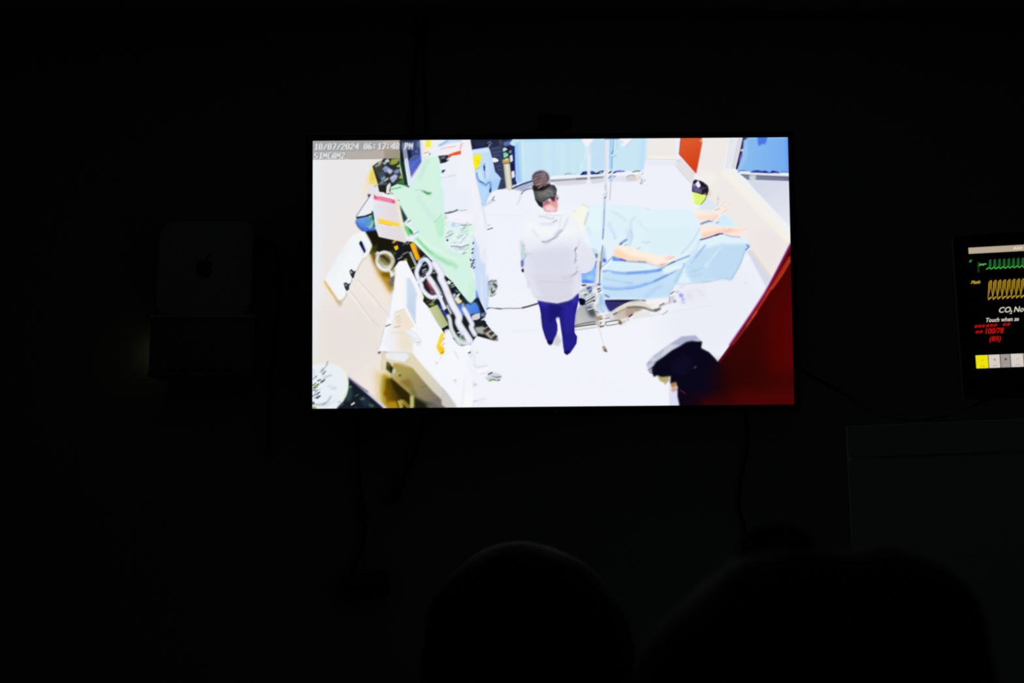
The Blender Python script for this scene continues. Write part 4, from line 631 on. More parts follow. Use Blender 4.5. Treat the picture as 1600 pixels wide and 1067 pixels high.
    F('D3: 420,590 600,600 780,590 880,530 960,440 1010,425 1030,440 1060,490 1000,570 920,650 860,690 790,790 740,770 480,770 445,690', (252, 236, 222), .6); F('D3: 450,680 700,670 820,620 760,740 500,770', (251, 222, 204), 1.4); L('D3: 740,770 790,720 840,670', (240, 160, 160), 1.5, .5); L('D3: 915,640 960,610 1010,560', (215, 180, 175), 1, .3); L('D3: 905,500 1000,420', (222, 205, 195), 1, .3); L('D3: 960,520 1060,480', (240, 200, 195), 1.2, .4); F('D3: 770,780 850,720 880,700 820,800', (252, 226, 215), .6)
    L('D3: 535,830 600,805 700,772', (70, 74, 150), 1.8, .4); L('D3: 700,790 750,780', (110, 130, 200), 1.4, .3); L('D3: 820,820 870,790', (110, 130, 190), 1.3, .3); L('D3: 810,580 880,540', (130, 135, 125), 1, .3)
    F('D3: 520,860 700,850 960,885 1200,895 1330,910 D5: 845,145 800,170 720,205 560,160 440,155 300,195 160,235', (252, 232, 218), .6); F('D5: 160,150 400,90 600,60 760,110 560,140 300,180 170,225', (251, 212, 194), 1.5); L('D5: 500,120 600,90', (240, 170, 160), 1.2, .5); L('D5: 480,40 500,60', (220, 200, 190), 1, .3)
    L('D5: 140,240 220,220 300,195 420,152 480,150', (60, 62, 150), 1.7, .35); L('D5: 370,175 420,155', (24, 24, 90), 1.8, .3); L('D5: 520,165 620,190 740,200', (150, 150, 205), 1.6, .6); L('D5: 760,90 830,75', (245, 205, 205), 1, .3)
    for s in ('860,330 850,390', '845,430 860,440', '820,480 850,490'): L('D3: '+s, (170, 165, 160), 1.4, .4)
    # bin
    el('pictured_bin', 'small black bin with lime bag on the floor of the picture')
    F('D3: 600,340 700,330 800,450 840,545 700,590 480,560', (223, 231, 238), 1.6); F('D3: 640,200 700,200 720,300 650,330', (238, 210, 160), 1.5)
    F('D3: 375,120 395,35 430,8 530,30 600,68 670,130 682,210 655,295 560,290 400,245 372,230', (34, 27, 44), .2); F('D3: 380,130 440,105 490,170 545,195 560,265 400,242', (98, 88, 130), .6); F('D3: 428,95 490,20 538,128 490,168', (236, 240, 246), .2); F('D3: 540,100 640,110 640,150 560,160', (20, 12, 26), .5); F('D3: 380,80 430,90 440,120 385,140', (150, 145, 165), .4)
    for s in ('500,190 590,140', '540,200 660,130', '600,90 640,100', '440,200 480,180'): L('D3: '+s, (140, 120, 165), .9, .2)
    F('D3: 370,270 410,243 480,262 560,288 645,298 612,385 560,450 510,482 440,470 372,410', (222, 245, 112), .3); F('D3: 360,270 400,260 420,460 370,410', (240, 250, 205), .8); L('D3: 645,305 610,385 540,465', (70, 80, 40), 1.2, .3); hatch('D3: 400,270 600,300 560,430 440,450', 14, -35, 60, 1.2, [(235, 250, 150), (205, 235, 80), (228, 248, 120)], 21)
    # ---- infusion stand (lower part) and its base
    el('pictured_stand', 'tall pale infusion stand with bags beside the bed in the picture')
    L('C6: 625,0 620,110', (212, 212, 222), 3, .4); L('C6: 605,0 605,100', (190, 190, 200), .9, .2); L('C6: 580,190 660,140', (170, 175, 185), 1, .2); L('C6: 600,220 640,190', (200, 205, 212), 2.4, .4); L('C6: 590,262 628,240', (46, 60, 84), 1.6, .2)
    L('C6: 602,270 590,500 580,800 560,1067', (172, 186, 222), 2.2, .4); L('C6: 595,500 570,900 560,1067', (140, 158, 205), 1.3, .3); L('C6: 570,900 560,1067', (96, 122, 170), 1.6, .3); L('C6: 530,600 530,1067', (226, 240, 250), 3, 1)
    L('C7: 693,0 690,60', (84, 110, 150), 1.6, .3); L('C7: 690,70 695,170', (238, 240, 246), 2, .3); L('C7: 690,185 670,330', (96, 104, 120), 1.4, .2); L('C7: 625,330 600,600 580,800 570,960', (232, 232, 228), 3.6, .4); L('C7: 670,330 660,560 640,680', (150, 146, 150), 2.6, .4); L('C7: 640,520 630,800 625,950', (60, 56, 66), 1.5, .3); L('C7: 590,480 545,900 535,1060', (212, 216, 230), 2.4, .5); L('C7: 650,600 640,700', (120, 110, 110), 1.4, .2); L('C7: 660,690 690,680', (236, 240, 244), 1.5, .2)
    F('C8: 200,190 300,130 400,80 560,60 620,200 640,400 600,640 540,640 500,520 350,480 200,340', (196, 202, 210), .7); F('C8: 240,70 320,62 370,70 300,95 250,85', (14, 14, 22), .3); F('C8: 560,60 640,30 640,80 600,80', (40, 50, 110), .5)
    F('C8: 350,120 440,100 470,150 420,220 380,200', (64, 82, 140), .6); F('C8: 450,180 560,80 590,330 560,440 500,470 560,300 480,230', (232, 234, 240), .6); L('C8: 540,200 585,320 560,440 480,470', (236, 238, 240), 4.4, .5); L('C8: 520,230 555,330 520,400', (180, 182, 190), 1.6, .5)
    F('C8: 185,365 230,340 320,370 335,470 270,495 215,480', (8, 10, 34), .3); F('C8: 140,500 205,475 215,520 150,550', (226, 230, 242), .4)
    for s, c, w in (('330,420 510,320', (30, 32, 44), 1.8), ('330,445 515,340', (240, 242, 246), 1.6), ('330,470 500,385', (50, 52, 60), 1.6), ('350,390 450,330', (235, 238, 242), 1.6), ('290,225 330,205', (50, 60, 60), 1.3), ('310,280 350,262', (30, 40, 46), 1.6), ('240,250 330,220', (235, 238, 240), 2.4), ('300,330 400,250', (150, 158, 170), 1.6), ('330,340 430,270', (236, 240, 244), 1.4), ('370,200 440,150', (230, 234, 240), 1.6), ('420,230 460,180', (40, 56, 110), 1.6), ('590,160 640,140', (30, 40, 90), 1.8), ('600,215 660,180', (40, 50, 80), 1.6), ('610,240 680,200', (235, 238, 246), 1.4), ('360,520 490,470', (156, 160, 190), 2.4), ('380,585 500,555', (236, 236, 232), 2), ('400,600 500,575', (60, 58, 60), 1.2)): L('C8: '+s, c, w, .15)
    E('C8', 515, 400, 24, 12, -30, (8, 8, 14), .2); L('C8: 520,480 560,600 560,640', (226, 228, 228), 3.4, .4); L('C8: 545,620 590,640', (30, 34, 44), 1.4, .2)
    L('C8: 625,250 640,450 610,690', (204, 214, 226), 4, .5); L('C8: 660,280 650,500 690,640', (150, 200, 240), 2.6, .5); L('C8: 700,260 705,400 720,640', (188, 214, 238), 4, .6); L('C8: 720,460 770,560 820,640', (186, 204, 232), 3.4, .5); L('C8: 660,330 690,480', (120, 180, 240), 1.6, .4)
    L('C8: 610,700 720,665 860,640', (244, 246, 250), 1.8, .2); L('C8: 845,650 880,700 915,750', (208, 222, 230), 4.5, .4); F('C8: 735,680 840,660 860,730 740,750', (220, 206, 214), .6); F('C8: 530,750 580,720 700,700 660,760 600,830', (168, 148, 120), .6); L('C8: 640,790 720,755', (50, 46, 40), 1.6, .2); L('C8: 720,740 710,850 690,880', (236, 236, 230), 3.4, .4); F('C8: 540,860 640,830 660,930 580,960', (206, 196, 192), .8); L('C8: 640,940 705,925', (90, 70, 56), 2.4, .3); E('C8', 680, 925, 22, 16, 0, (160, 138, 120), .3); L('C8: 760,870 740,900', (60, 50, 46), 1.4, .3); L('C8: 640,870 665,850', (60, 46, 40), 1.6, .3)
    L('C4: 1330,600 1360,740 1400,890', (236, 237, 240), 2, .3); L('C4: 1320,590 1345,700 1395,880', (206, 208, 214), .8, .2); F('C4: 1370,890 1400,880 1440,940 1430,968 1385,945', (134, 104, 92), .5); L('C4: 1400,950 1440,960', (70, 50, 46), 1.4, .2); E('C4', 1390, 920, 14, 14, 0, (190, 180, 175), .3)
    # cable over the floor
    el('pictured_cable', 'dark cable lying across the floor of the picture')
    L('B3: 1080,705 1130,680 1250,690 1360,700 1500,690 C4: 100,308 220,285 390,232', (60, 60, 70), 1.1, .25); L('B3: 1260,690 1380,700', (28, 28, 36), 1.5, .2); L('C4: 160,300 260,275 390,235', (30, 28, 40), 2, .3); L('B3: 1080,700 1130,680', (24, 30, 90), 1.6, .3)
    # ---- standing person
    el('pictured_pillow', 'pale cream pillow behind the standing person in the picture')
    F('C2: 1180,620 1280,530 1400,420 1470,395 1570,440 1560,560 1520,800 1440,1000 1300,800', (247, 247, 236), 1.2); L('C2: 1440,400 1500,405 1580,450', (206, 205, 190), 1.4, .7); L('C2: 1590,570 1550,680 1510,810', (200, 206, 216), 2.2, .8); L('C2: 1270,560 1330,530', (222, 216, 190), 1.6, .6)
    el('pictured_person', 'person seen from behind in pale hooded top and navy trousers in the picture')
    CU = CUR[0]
    F('C4: 600,690 680,690 760,800 700,880 640,860', (206, 208, 214), 1.4)
    F('C4: 385,185 560,215 680,230 850,190 1010,70 1015,160 1000,235 985,300 962,400 945,560 950,680 988,735 978,840 920,930 880,985 832,1012 792,985 775,860 762,740 738,580 718,445 690,432 662,462 688,560 690,640 675,700 640,770 612,845 572,856 545,840 500,720 462,600 445,440 420,290', (34, 29, 132), .25)
    F('C4: 560,250 760,260 720,440 650,450 560,560', (27, 22, 112), 2.5); F('C4: 800,240 960,230 940,560 830,760 780,500', (40, 34, 148), 2.5); F('C4: 800,700 940,700 960,800 860,960 800,900', (33, 29, 136), 2); F('C4: 400,200 560,225 540,290 430,280', (44, 36, 150), 1.2); F('C4: 900,160 1000,100 1000,220 930,260', (48, 44, 160), 1); F('C4: 530,800 620,790 600,860 560,860', (14, 12, 62), .8); F('C4: 790,960 880,950 835,1015', (14, 12, 60), .8); L('C4: 445,420 470,600 520,770', (24, 22, 100), 1.6, .6); L('C4: 560,218 690,235 850,195', (20, 16, 90), 1, .4); L('C4: 730,270 820,270', (58, 52, 150), 1.2, .6)
    F('C2: 560,430 640,520 760,560 900,550 1080,560 1200,600 1350,760 1440,1000 C7: 300,80 440,215 520,385 535,500 515,590 440,700 350,762 240,760 250,960 C4: 1015,70 920,160 850,192 690,230 560,212 385,190 320,130 C3: 300,900 250,760 210,700 190,560 165,130 C2: 150,1000 300,760 460,560', (240, 243, 249), .5, 1, 0, ((226, 227, 241), 'C2: 800,900 C3: 850,620'))
    F('C3: 320,330 700,230 1250,200 1300,560 1200,760 500,780 330,600', (219, 220, 235), 5); F('C3: 400,760 900,740 1300,760 C4: 900,160 690,215 480,190', (218, 217, 231), 3); F('C3: 1420,200 1600,260 C7: 500,520 420,680 260,730 200,500', (228, 229, 242), 3); F('C2: 300,760 800,860 1300,860 1400,1000 1000,1067 300,1067', (243, 247, 249), 4)
    F('C3: 165,60 230,100 300,330 260,460 215,480 185,300', (206, 218, 226), 1.6); F('C3: 240,330 420,330 420,380 290,410', (206, 218, 230), 1.6); L('C3: 225,180 260,185', (110, 140, 145), 1.3, .4); L('C3: 235,230 260,265', (150, 175, 180), 1.2, .4); L('C3: 205,300 210,470', (160, 176, 186), 1.2, .5); L('C3: 270,350 280,420 225,490', (150, 165, 195), 1.5, .6); F('C3: 320,480 420,470 430,620 330,700', (218, 226, 240), 2)
    F('C3: 188,490 240,490 240,600 195,645', (74, 88, 152), .5); F('C3: 225,510 260,500 240,610', (150, 180, 240), .5); F('C3: 192,690 240,655 248,735 215,738', (12, 18, 42), .3)
    L('C3: 630,105 720,105 800,70 920,0 C2: 960,1010 1040,930', (146, 142, 172), 2, .45); F('C3: 640,105 780,95 900,20 760,130 700,150', (206, 204, 218), .8); L('C2: 1040,940 1110,820 1160,680', (212, 214, 226), 2, .9); F('C2: 860,1040 1000,900 1040,940 920,1067', (206, 204, 224), 1.2)
    L('C2: 560,640 680,650 780,688 880,682', (182, 184, 198), 1.6, .6); L('C2: 700,605 860,622 980,610 1080,578', (208, 213, 222), 1.5, .6); L('C2: 850,765 940,722', (118, 122, 136), 1.3, .35); L('C2: 600,800 800,800 900,760', (216, 218, 236), 3, 1.4); L('C2: 1030,640 1000,780 980,860', (222, 226, 234), 2, 1); L('C2: 430,930 500,1020 560,1067', (226, 230, 236), 3, 1.5)
    F('C2: 560,440 640,470 760,545 930,545 1100,545 1100,580 900,600 700,580 600,520', (247, 248, 251), .9)
    L('C3: 1360,215 1312,285 1335,380 1318,470 1312,545', (126, 120, 150), 1.2, .4); L('C3: 1340,225 1312,285', (70, 64, 90), 1, .2); L('C3: 1400,60 1370,200', (222, 222, 234), 2, .8); L('C3: 1430,100 1380,200', (205, 203, 216), 1, .4); L('C3: 1320,480 1345,495', (130, 125, 150), 1.2, .3); L('C3: 1340,650 1370,640', (170, 170, 190), 1.6, .5); L('C3: 1360,715 1320,770 1240,815', (166, 160, 182), 2, .7); L('C3: 1250,815 1140,850 1050,862', (210, 206, 222), 3, 1.2); L('C3: 540,860 800,830 1040,862', (220, 218, 232), 2.5, 1.3); L('C3: 560,925 800,935 1100,955 1260,925', (212, 210, 226), 2, .9); L('C3: 500,985 800,990 1100,1005', (218, 216, 230), 2, .9); L('C4: 370,130 560,150 760,140 900,100', (214, 213, 226), 2, .8); L('C4: 400,170 560,195 740,195', (210, 208, 222), 1.4, .6); L('C3: 340,940 340,1060', (206, 212, 232), 2, 1); L('C3: 1400,720 1420,950', (214, 220, 244), 2, .8)
    # head
    F('C2: 635,390 760,310 850,325 940,300 955,400 945,470 925,532 800,548 700,532 650,480', (226, 158, 155), .4); F('C2: 680,430 800,390 860,440 930,500 920,530 800,545 700,528', (247, 208, 214), 1.2); F('C2: 860,340 930,330 945,440 880,430', (232, 166, 140), 1); F('C2: 640,380 760,320 800,370 650,430', (196, 110, 118), 1)
    F('C2: 905,190 960,200 960,300 925,310', (206, 160, 178), .5); F('C2: 925,250 962,245 955,295 930,300', (84, 58, 70), .4); L('C2: 660,500 720,535 800,545', (140, 130, 140), 1, .4); L('C2: 860,545 940,525', (160, 130, 130), 1, .4)
    F('C2: 440,-10 720,-30 880,-10 935,80 925,190 900,262 780,272 700,320 640,365 640,470 560,425 485,300 452,150', (78, 80, 84), .3); F('C2: 540,140 620,100 760,70 860,110 880,200 760,230 600,260 540,220', (112, 114, 114), 2); F('C2: 560,150 680,150 660,230 560,230', (112, 110, 92), 1.6); F('C2: 470,260 560,400 640,460 640,370 560,330', (24, 26, 38), .8); F('C2: 780,250 900,230 900,330 840,330', (82, 34, 50), 1); F('C2: 640,360 740,310 780,290 720,350', (86, 46, 62), .8); F('C2: 830,0 890,10 930,90 880,90', (52, 60, 66), 1)
    for s, c in (('760,90 800,150', (150, 156, 166)), ('800,160 880,210', (140, 160, 172)), ('700,110 770,110', (128, 132, 136)), ('730,230 800,190', (126, 130, 130)), ('820,120 850,210', (150, 165, 180)), ('640,180 700,150', (136, 130, 100)), ('560,220 640,210', (92, 98, 104)), ('690,200 740,210', (130, 128, 112)), ('620,290 720,250', (78, 88, 92)), ('540,120 600,130', (92, 94, 98)), ('850,190 890,180', (30, 32, 60)), ('760,150 830,170', (60, 62, 72))): L('C2: '+s, c, 1.5, .5)
    E('C1', 597, 860, 186, 172, -25, (122, 104, 112), .4); F('C1: 420,800 480,730 600,695 680,705 600,730 500,770 440,840', (74, 68, 98), .7); F('C1: 680,710 750,780 775,880 740,900 720,800', (92, 76, 100), .8); F('C1: 420,1000 560,1000 700,1020 790,930 790,1010 640,1110 440,1110', (34, 24, 32), .7); F('C1: 600,900 720,860 740,930 620,960', (136, 112, 112), 1)
    for s, c, w in (('430,870 560,790', (48, 38, 52), 1.6), ('450,930 560,850', (60, 46, 50), 1.4), ('460,970 540,905', (24, 18, 20), 1.5), ('480,940 530,900', (226, 196, 150), 1.1), ('440,880 520,830', (196, 180, 160), 1), ('500,790 570,765', (160, 140, 150), 1.3), ('520,990 620,930', (170, 140, 110), 1.2), ('500,1010 590,980', (200, 160, 100), 1), ('540,1055 620,1010', (225, 205, 150), 1.4), ('600,1000 700,960', (96, 70, 74), 1.5), ('580,840 680,800', (150, 124, 130), 1.6), ('620,770 700,760', (156, 132, 140), 1.5), ('640,930 740,890', (100, 78, 84), 1.5), ('560,860 600,830', (70, 54, 60), 1.4)): L('C1: '+s, c, w, .3)
    # ---- date line printed over the picture
    el('timestamp', 'grey camera date and time lettering across the top left of the picture')
    F('P: 480,215 625,212 625,247.5 488,249.6 480,250', (158, 158, 156), 0, .78, 0, ((170, 158, 148), 'P: 500,240 600,240')); F('P: 488,217 600,215 600,232 488,238', (150, 156, 158), 3, .55); L('P: 545,248.7 600,248', (150, 145, 130), 1)
    GL = {'0': '01110 11011 11011 11011 11011 11011 01110', '1': '00110 01110 00110 00110 00110 00110 01111', '2': '01110 11011 00011 00110 01100 11000 11111',
          '4': '00011 00111 01111 11011 11111 00011 00011', '6': '01110 11000 11000 11110 11011 11011 01110', '7': '11111 00011 00011 00110 00110 01100 01100',
          '8': '01110 11011 11011 01110 11011 11011 01110', '/': '00001 00011 00110 00110 01100 01100 11000', ':': '00000 01100 01100 00000 01100 01100 00000',
          'P': '11110 11011 11011 11110 11000 11000 11000', 'M': '10001 11011 11111 11111 10101 10001 10001', 'S': '01111 11000 11000 01110 00011 00011 11110',
          'I': '01111 00110 00110 00110 00110 00110 01111', 'C': '01111 11000 11000 11000 11000 11000 01111', 'A': '00110 01111 11011 11011 11111 11011 11011'}
    def word(txt, x, y, dx, w, h, slope, shear):
        cells = []
        for i, ch in enumerate(txt):
            if ch == ' ': continue
            for r, row in enumerate(GL[ch].split()):
                for c, v in enumerate(row):
                    if v == '1':
                        xx = x+i*dx+c*w/5+(3-r)*shear; yy = y+r*h/7+slope*(xx-x)
                        cells.append((xx, yy))
        cw, chh = w/5, h/7
        for ox, oy, col, k in ((.5, .6, (112, 114, 117), 1.2), (0, 0, (240, 242, 244), 1.06)):
            for xx, yy in cells:
                x0, y0 = xx+ox, yy+oy
                F('P: %.2f,%.2f %.2f,%.2f %.2f,%.2f %.2f,%.2f' % (x0, y0, x0+cw*k, y0, x0+cw*k, y0+chh*k, x0, y0+chh*k), col, 0, .92)
    word('10/07/2024 06:17:48 PM', 490.5, 224.3, 7.06, 6.3, 10.5, -.008, .18)
    word('SIMCAM2', 490.3, 238.6, 7.06, 6.3, 10.0, -.006, .15)
    F('P: 627.5,223 645,222.5 645,234 627.5,234', (210, 214, 222), .6, .35)
    CUR[0] = -1
    # the broadcast picture is slightly soft
    k = IMG.copy()
    for ax in (0, 1):
        p = np.pad(k, [(1, 1) if a == ax else (0, 0) for a in (0, 1, 2)], mode='edge')
        k = .25*(p[:-2]+p[2:])+.5*p[1:-1] if ax == 0 else .25*(p[:, :-2]+p[:, 2:])+.5*p[:, 1:-1]
    IMG[:] = k

# ---------------------------------------------------------------- the room
YW = 3.32; XL, XR, YB, ZC = -2.6, 2.6, -2.4, 2.785
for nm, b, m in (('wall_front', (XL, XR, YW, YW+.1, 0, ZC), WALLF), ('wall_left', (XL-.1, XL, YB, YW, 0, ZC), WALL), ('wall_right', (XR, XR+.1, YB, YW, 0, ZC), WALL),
                 ('wall_back', (XL, XR, YB-.1, YB, 0, ZC), WALL), ('floor', (XL-.1, XR+.1, YB-.1, YW+.1, -.1, 0), FLOOR), ('ceiling', (XL-.1, XR+.1, YB-.1, YW+.1, ZC, ZC+.1), CEIL)):
    tag(box(nm, b, m), kind='structure')
tag(box('baseboard_front', (XL, XR, YW-.014, YW, 0, .1), GREYP, None, .003), kind='structure')


# ---------------------------------------------------------------- television
TW = 1.107; TH = TW*9/16
TVP = Vector((.09287, 3.17972, 2.06396))
tv = empty('television', TVP, (R(7.933), R(-.587), R(.4185)), 'YXZ')
tag(tv, 'large black flat television on the wall, lit with a hospital room picture', 'television')
def build_screen():
    draw_picture()
    c = np.clip(IMG, 0, 255)/255.0
    c = np.where(c <= .04045, c/12.92, ((c+.055)/1.055)**2.4).astype(np.float32).reshape(-1, 3)
    vv, uu = np.mgrid[0:PH, 0:PW]
    co = np.stack([(uu/(PW-1)-.5)*TW, np.zeros_like(uu, float), (.5-vv/(PH-1))*TH], -1).reshape(-1, 3).astype(np.float32)
    cell = IDS[:-1, :-1]
    base = (vv[:-1, :-1]*PW+uu[:-1, :-1])
    pm = picture_material(); screen = None
    for i, nm in enumerate(NAMES):
        q = base[cell == i]
        if q.size == 0: continue
        f = np.stack([q, q+PW, q+PW+1, q+1], -1).astype(np.int64)
        vid, inv = np.unique(f.ravel(), return_inverse=True)
        me = bpy.data.meshes.new(nm); nf = len(f)
        me.vertices.add(len(vid)); me.vertices.foreach_set('co', co[vid].ravel())
        me.loops.add(nf*4); me.loops.foreach_set('vertex_index', inv.astype(np.int32).ravel())
        me.polygons.add(nf); me.polygons.foreach_set('loop_start', np.arange(0, nf*4, 4, dtype=np.int32))
        ca = me.color_attributes.new('picture', 'FLOAT_COLOR', 'POINT')
        ca.data.foreach_set('color', np.concatenate([c[vid], np.ones((len(vid), 1), np.float32)], 1).ravel())
        me.update(calc_edges=True)
        o = obj(nm, me, pm, tv if i == 0 else screen)
        if i == 0: screen = o; o['label'] = 'bright screen showing a hospital simulation room from above'
        else: o['label'] = LABELS[i]
build_screen()
BZ = .014
def frame(name, x, z, bw, bb, y0, y1, m, parent):
    bm = bmesh.new()
    add_box(bm, -x-bw, -x, y0, y1, -z-bb, z+bw, .0015); add_box(bm, x, x+bw, y0, y1, -z-bb, z+bw, .0015)
    add_box(bm, -x, x, y0, y1, z, z+bw, .0015); add_box(bm, -x, x, y0, y1, -z-bb, -z, .0015)
    return obj(name, mesh_from(bm, name), m, parent)
frame('bezel', TW/2, TH/2, BZ, .020, -.004, .012, GLOSS, tv)
bm = bmesh.new(); add_box(bm, -TW/2-BZ, TW/2+BZ, .012, .030, -TH/2-.018, TH/2+.012, .004); add_box(bm, -.36, .36, .028, .052, -.25, .12, .010)
obj('back_housing', mesh_from(bm, 'back_housing'), BLACK, tv)
bm = bmesh.new(); add_box(bm, -.16, .16, .050, .058, -.10, .10, .002); add_box(bm, -.04, .04, .056, .120, -.03, .03, .003)
obj('wall_bracket', mesh_from(bm, 'wall_bracket'), GREYP, tv)
box('indicator', (-.008, .008, -.0052, -.0038, -TH/2-.014, -TH/2-.009), GREYP, tv, .001)

# ---------------------------------------------------------------- webcam on top of the television
P = at(866, 190, 3.135); wc = empty('webcam', P, (R(4), 0, 0))
tag(wc, 'small black webcam perched on top of the television', 'webcam')
k = 1/700.0
prism('body', [(x*k, z*k) for x, z in ((-27, -8), (-24, -13), (-4, -12), (0, -10), (5, -12), (26, -11), (29, -6), (29, 5), (25, 9), (9, 9), (4, 6), (-2, 9), (-20, 11), (-26, 7))], -.012, .02, BLACK, wc, .002)
bm = bmesh.new(); bmesh.ops.create_cone(bm, cap_ends=True, segments=20, radius1=.012, radius2=.010, depth=.010, matrix=Matrix.Translation((.002, -.016, 0)) @ Matrix.Rotation(R(90), 4, 'X'))
ln = obj('lens', mesh_from(bm, 'lens'), GLOSS, wc)
bm = bmesh.new(); add_box(bm, -.016, .018, -.006, .016, -.0245, -.012, .003); add_box(bm, -.020, .022, .012, .022, -.0245, -.014, .003)
obj('clip', mesh_from(bm, 'clip'), BLACK, wc)
tube('cable', [Vector((-.02, .016, -.012)), Vector((-.045, .02, -.017)), Vector((-.065, .03, -.020)), Vector((-.082, .07, -.018))], .002, CABLE, wc)

# ---------------------------------------------------------------- computer, equipment box and its small lamp on the wall
YB_ = 3.25
a = at(236, 492, YB_); b = at(395, 588, YB_)
eb = empty('equipment_box', ((a.x+b.x)/2, YB_, b.z))
tag(eb, 'dark rectangular equipment box on the wall beneath the silver computer', 'box')
w2 = (b.x-a.x)/2; hh = a.z-b.z
bb = box('body', (-w2, w2, 0, YW-YB_, 0, hh-.008), GREYP, eb, .003)
for v in bb.data.vertices: v.co.x *= 1-.22*max(0, v.co.y-.004)/.06       # the casing narrows towards the wall
box('top_plate', (-w2-.003, w2+.001, -.003, YW-YB_, hh-.007, hh), ALU, eb, .0008)
bm = bmesh.new()
for i in range(5): add_box(bm, -w2+.04+i*.034, -w2+.062+i*.034, -.0015, .004, .012, .018)
obj('vent', mesh_from(bm, 'vent'), BLACK, eb)
box('side_lamp', (-w2+.004, -w2+.012, .018, .040, hh*.34, hh*.58), glow('warm_lamp', (255, 244, 190), .5), eb, .002)['label'] = 'dim warm lamp on the left side of the box'
YM = 3.262
a = at(251, 346, YM); b = at(390, 490, YM)
mc = empty('mini_computer', ((a.x+b.x)/2, YM, eb.location.z+hh))
tag(mc, 'flat silver rounded square computer with a dark fruit emblem, standing on the equipment box', 'computer')
w2m = (b.x-a.x)/2; hm = a.z-mc.location.z
prism('body', rounded(-w2m, w2m, 0, hm, .032, 8), 0, .036, ALU, mc, .003)
# emblem: round fruit with a bite on its right side and a leaf above
def emblem():
    pts_ = []
    for i in range(40):
        t = 2*math.pi*i/40+math.pi/2
        x, z = math.cos(t), math.sin(t)
        r = 1-.13*math.exp(-((t-math.pi/2) % (2*math.pi)-0)**2*6)-.13*math.exp(-(((math.pi/2-t) % (2*math.pi)))**2*6)-.07*math.exp(-(((t-1.5*math.pi+math.pi) % (2*math.pi)-math.pi)**2)*10)
        x *= r*.94*(1+.06*z); z *= r
        if x > 0:
            d = math.hypot(x-1.12, z-.16)
            if d < .42: x = 1.12-math.sqrt(max(.42**2-(z-.16)**2, 0))
        pts_.append((x, z))
    return pts_
s = .0225; zc_ = hm-.117; bm = bmesh.new()
add_prism(bm, [(x*s, zc_+z*s) for x, z in emblem()], -.0006, .001)
add_prism(bm, [(s*(.02+.5*x), zc_+s*(.86+.42*x+z)) for x, z in ((0, 0), (.35, -.1), (.75, .1), (.95, .45), (.6, .5), (.15, .34))], -.0006, .001)
obj('emblem', mesh_from(bm, 'emblem'), GLOSS, mc)

# ---------------------------------------------------------------- cables on the wall
YC = YW-.012
def cable(name, pxs, r, label, plug=None, group=None):
    pts3 = [at(x, y, yy) for x, y, yy in pxs]
    t = empty(name, pts3[-1]); tag(t, label, 'cable', group)
    loc = [p-pts3[-1] for p in pts3]
    tube('cord', loc, r, CABLE, t)
    if plug:
        d = (loc[-1]-loc[-2]).normalized(); ln_, rr = plug
        bm = bmesh.new(); add_tube(bm, [d*(-.004), d*(ln_*.3), d*(ln_*.35), d*ln_, d*(ln_+.004)], rr, 8, [rr*.6, rr*.75, rr, rr, rr*.8]); obj('plug', mesh_from(bm, 'plug'), BLACK, t)
    return t
cable('wall_cable', [(654, 14, YC), (653, 67, YC), (648, 112, YC), (645, 165, YC), (645, 208, YC), (648, 235, YC)], .0042, 'thin dark cable hanging straight from the ceiling, left of its pair above the television')
cable('wall_cable', [(661, 14, YC), (662, 61, YC), (661, 97, YC), (664, 150, YC), (667, 207, YC), (668, 235, YC)], .0042, 'thin dark cable from the ceiling, right of its pair above the television')
cable('wall_cable', [(391, 378, 3.28), (402, 376, 3.28), (420, 377, 3.28), (434, 396, 3.29), (440, 440, 3.29), (432, 500, YC), (425, 560, YC), (421, 620, YC), (420.5, 688, YC)], .0036, 'dark cable dropping beside the equipment box and ending in a plug', (.028, .0075))
cable('wall_cable', [(391, 432, 3.28), (405, 432, 3.28), (430, 440, 3.29), (455, 447, 3.29), (480, 456, 3.275), (505, 460, 3.275)], .0036, 'dark cable running sideways from the silver computer to the television')
cable('wall_cable', [(664, 625, 3.27), (660, 666, YC), (651, 703, YC), (638, 732, YC), (627, 753, YC)], .004, 'slanting dark cable below the television ending in a thick plug', (.055, .011))
cable('wall_cable', [(1163, 620, 3.27), (1167, 660, YC), (1168, 700, YC), (1158, 750, YC), (1155, 790, YC), (1164, 825, YC), (1172, 860, YC), (1176, 930, YC)], .0032, 'thin wavy cable falling below the right end of the television')
cable('wall_cable', [(1225, 560, 3.275), (1258, 582, 3.27), (1299, 604, 3.2), (1341, 629, 3.1), (1378, 646, 3.0), (1422, 655, 2.9), (1461, 651, 2.8), (1496, 643, 2.72), (1545, 622, 2.66), (1590, 600, 2.64)], .004, 'slack dark cable sagging between the television and the vital signs monitor')
for i, (py, lab) in enumerate(((384, 'upper'), (398, 'lower'))):
    p0 = at(390, py, 3.28); t = empty('cable_plug', p0); tag(t, lab+' of the small dark plugs in the right side of the silver computer', 'plug')
    box('shell', (0, .042, -.006, .006, -.0035, .0035), BLACK, t, .0015); box('collar', (.040, .056, -.0045, .0045, -.0028, .0028), GREYP, t, .001)
pa = empty('power_adapter', at(568, 914, YC)); tag(pa, 'dark power adapter hanging on a long cable below the television', 'adapter')
o_ = pa.location.copy()
tube('cord', [at(x, y, yy)-o_ for x, y, yy in ((557, 625, 3.27), (558, 655, YC), (560, 700, YC), (561, 744, YC), (566, 781, YC), (569, 812, YC), (569, 838, YC), (564, 862, YC), (553, 884, YC), (548, 902, YC))], .0042, CABLE, pa)
tube('connector', [at(x, y, YC)-o_ for x, y in ((564, 784), (567, 797), (569, 812))], .009, BLACK, pa, 8, None, 4)
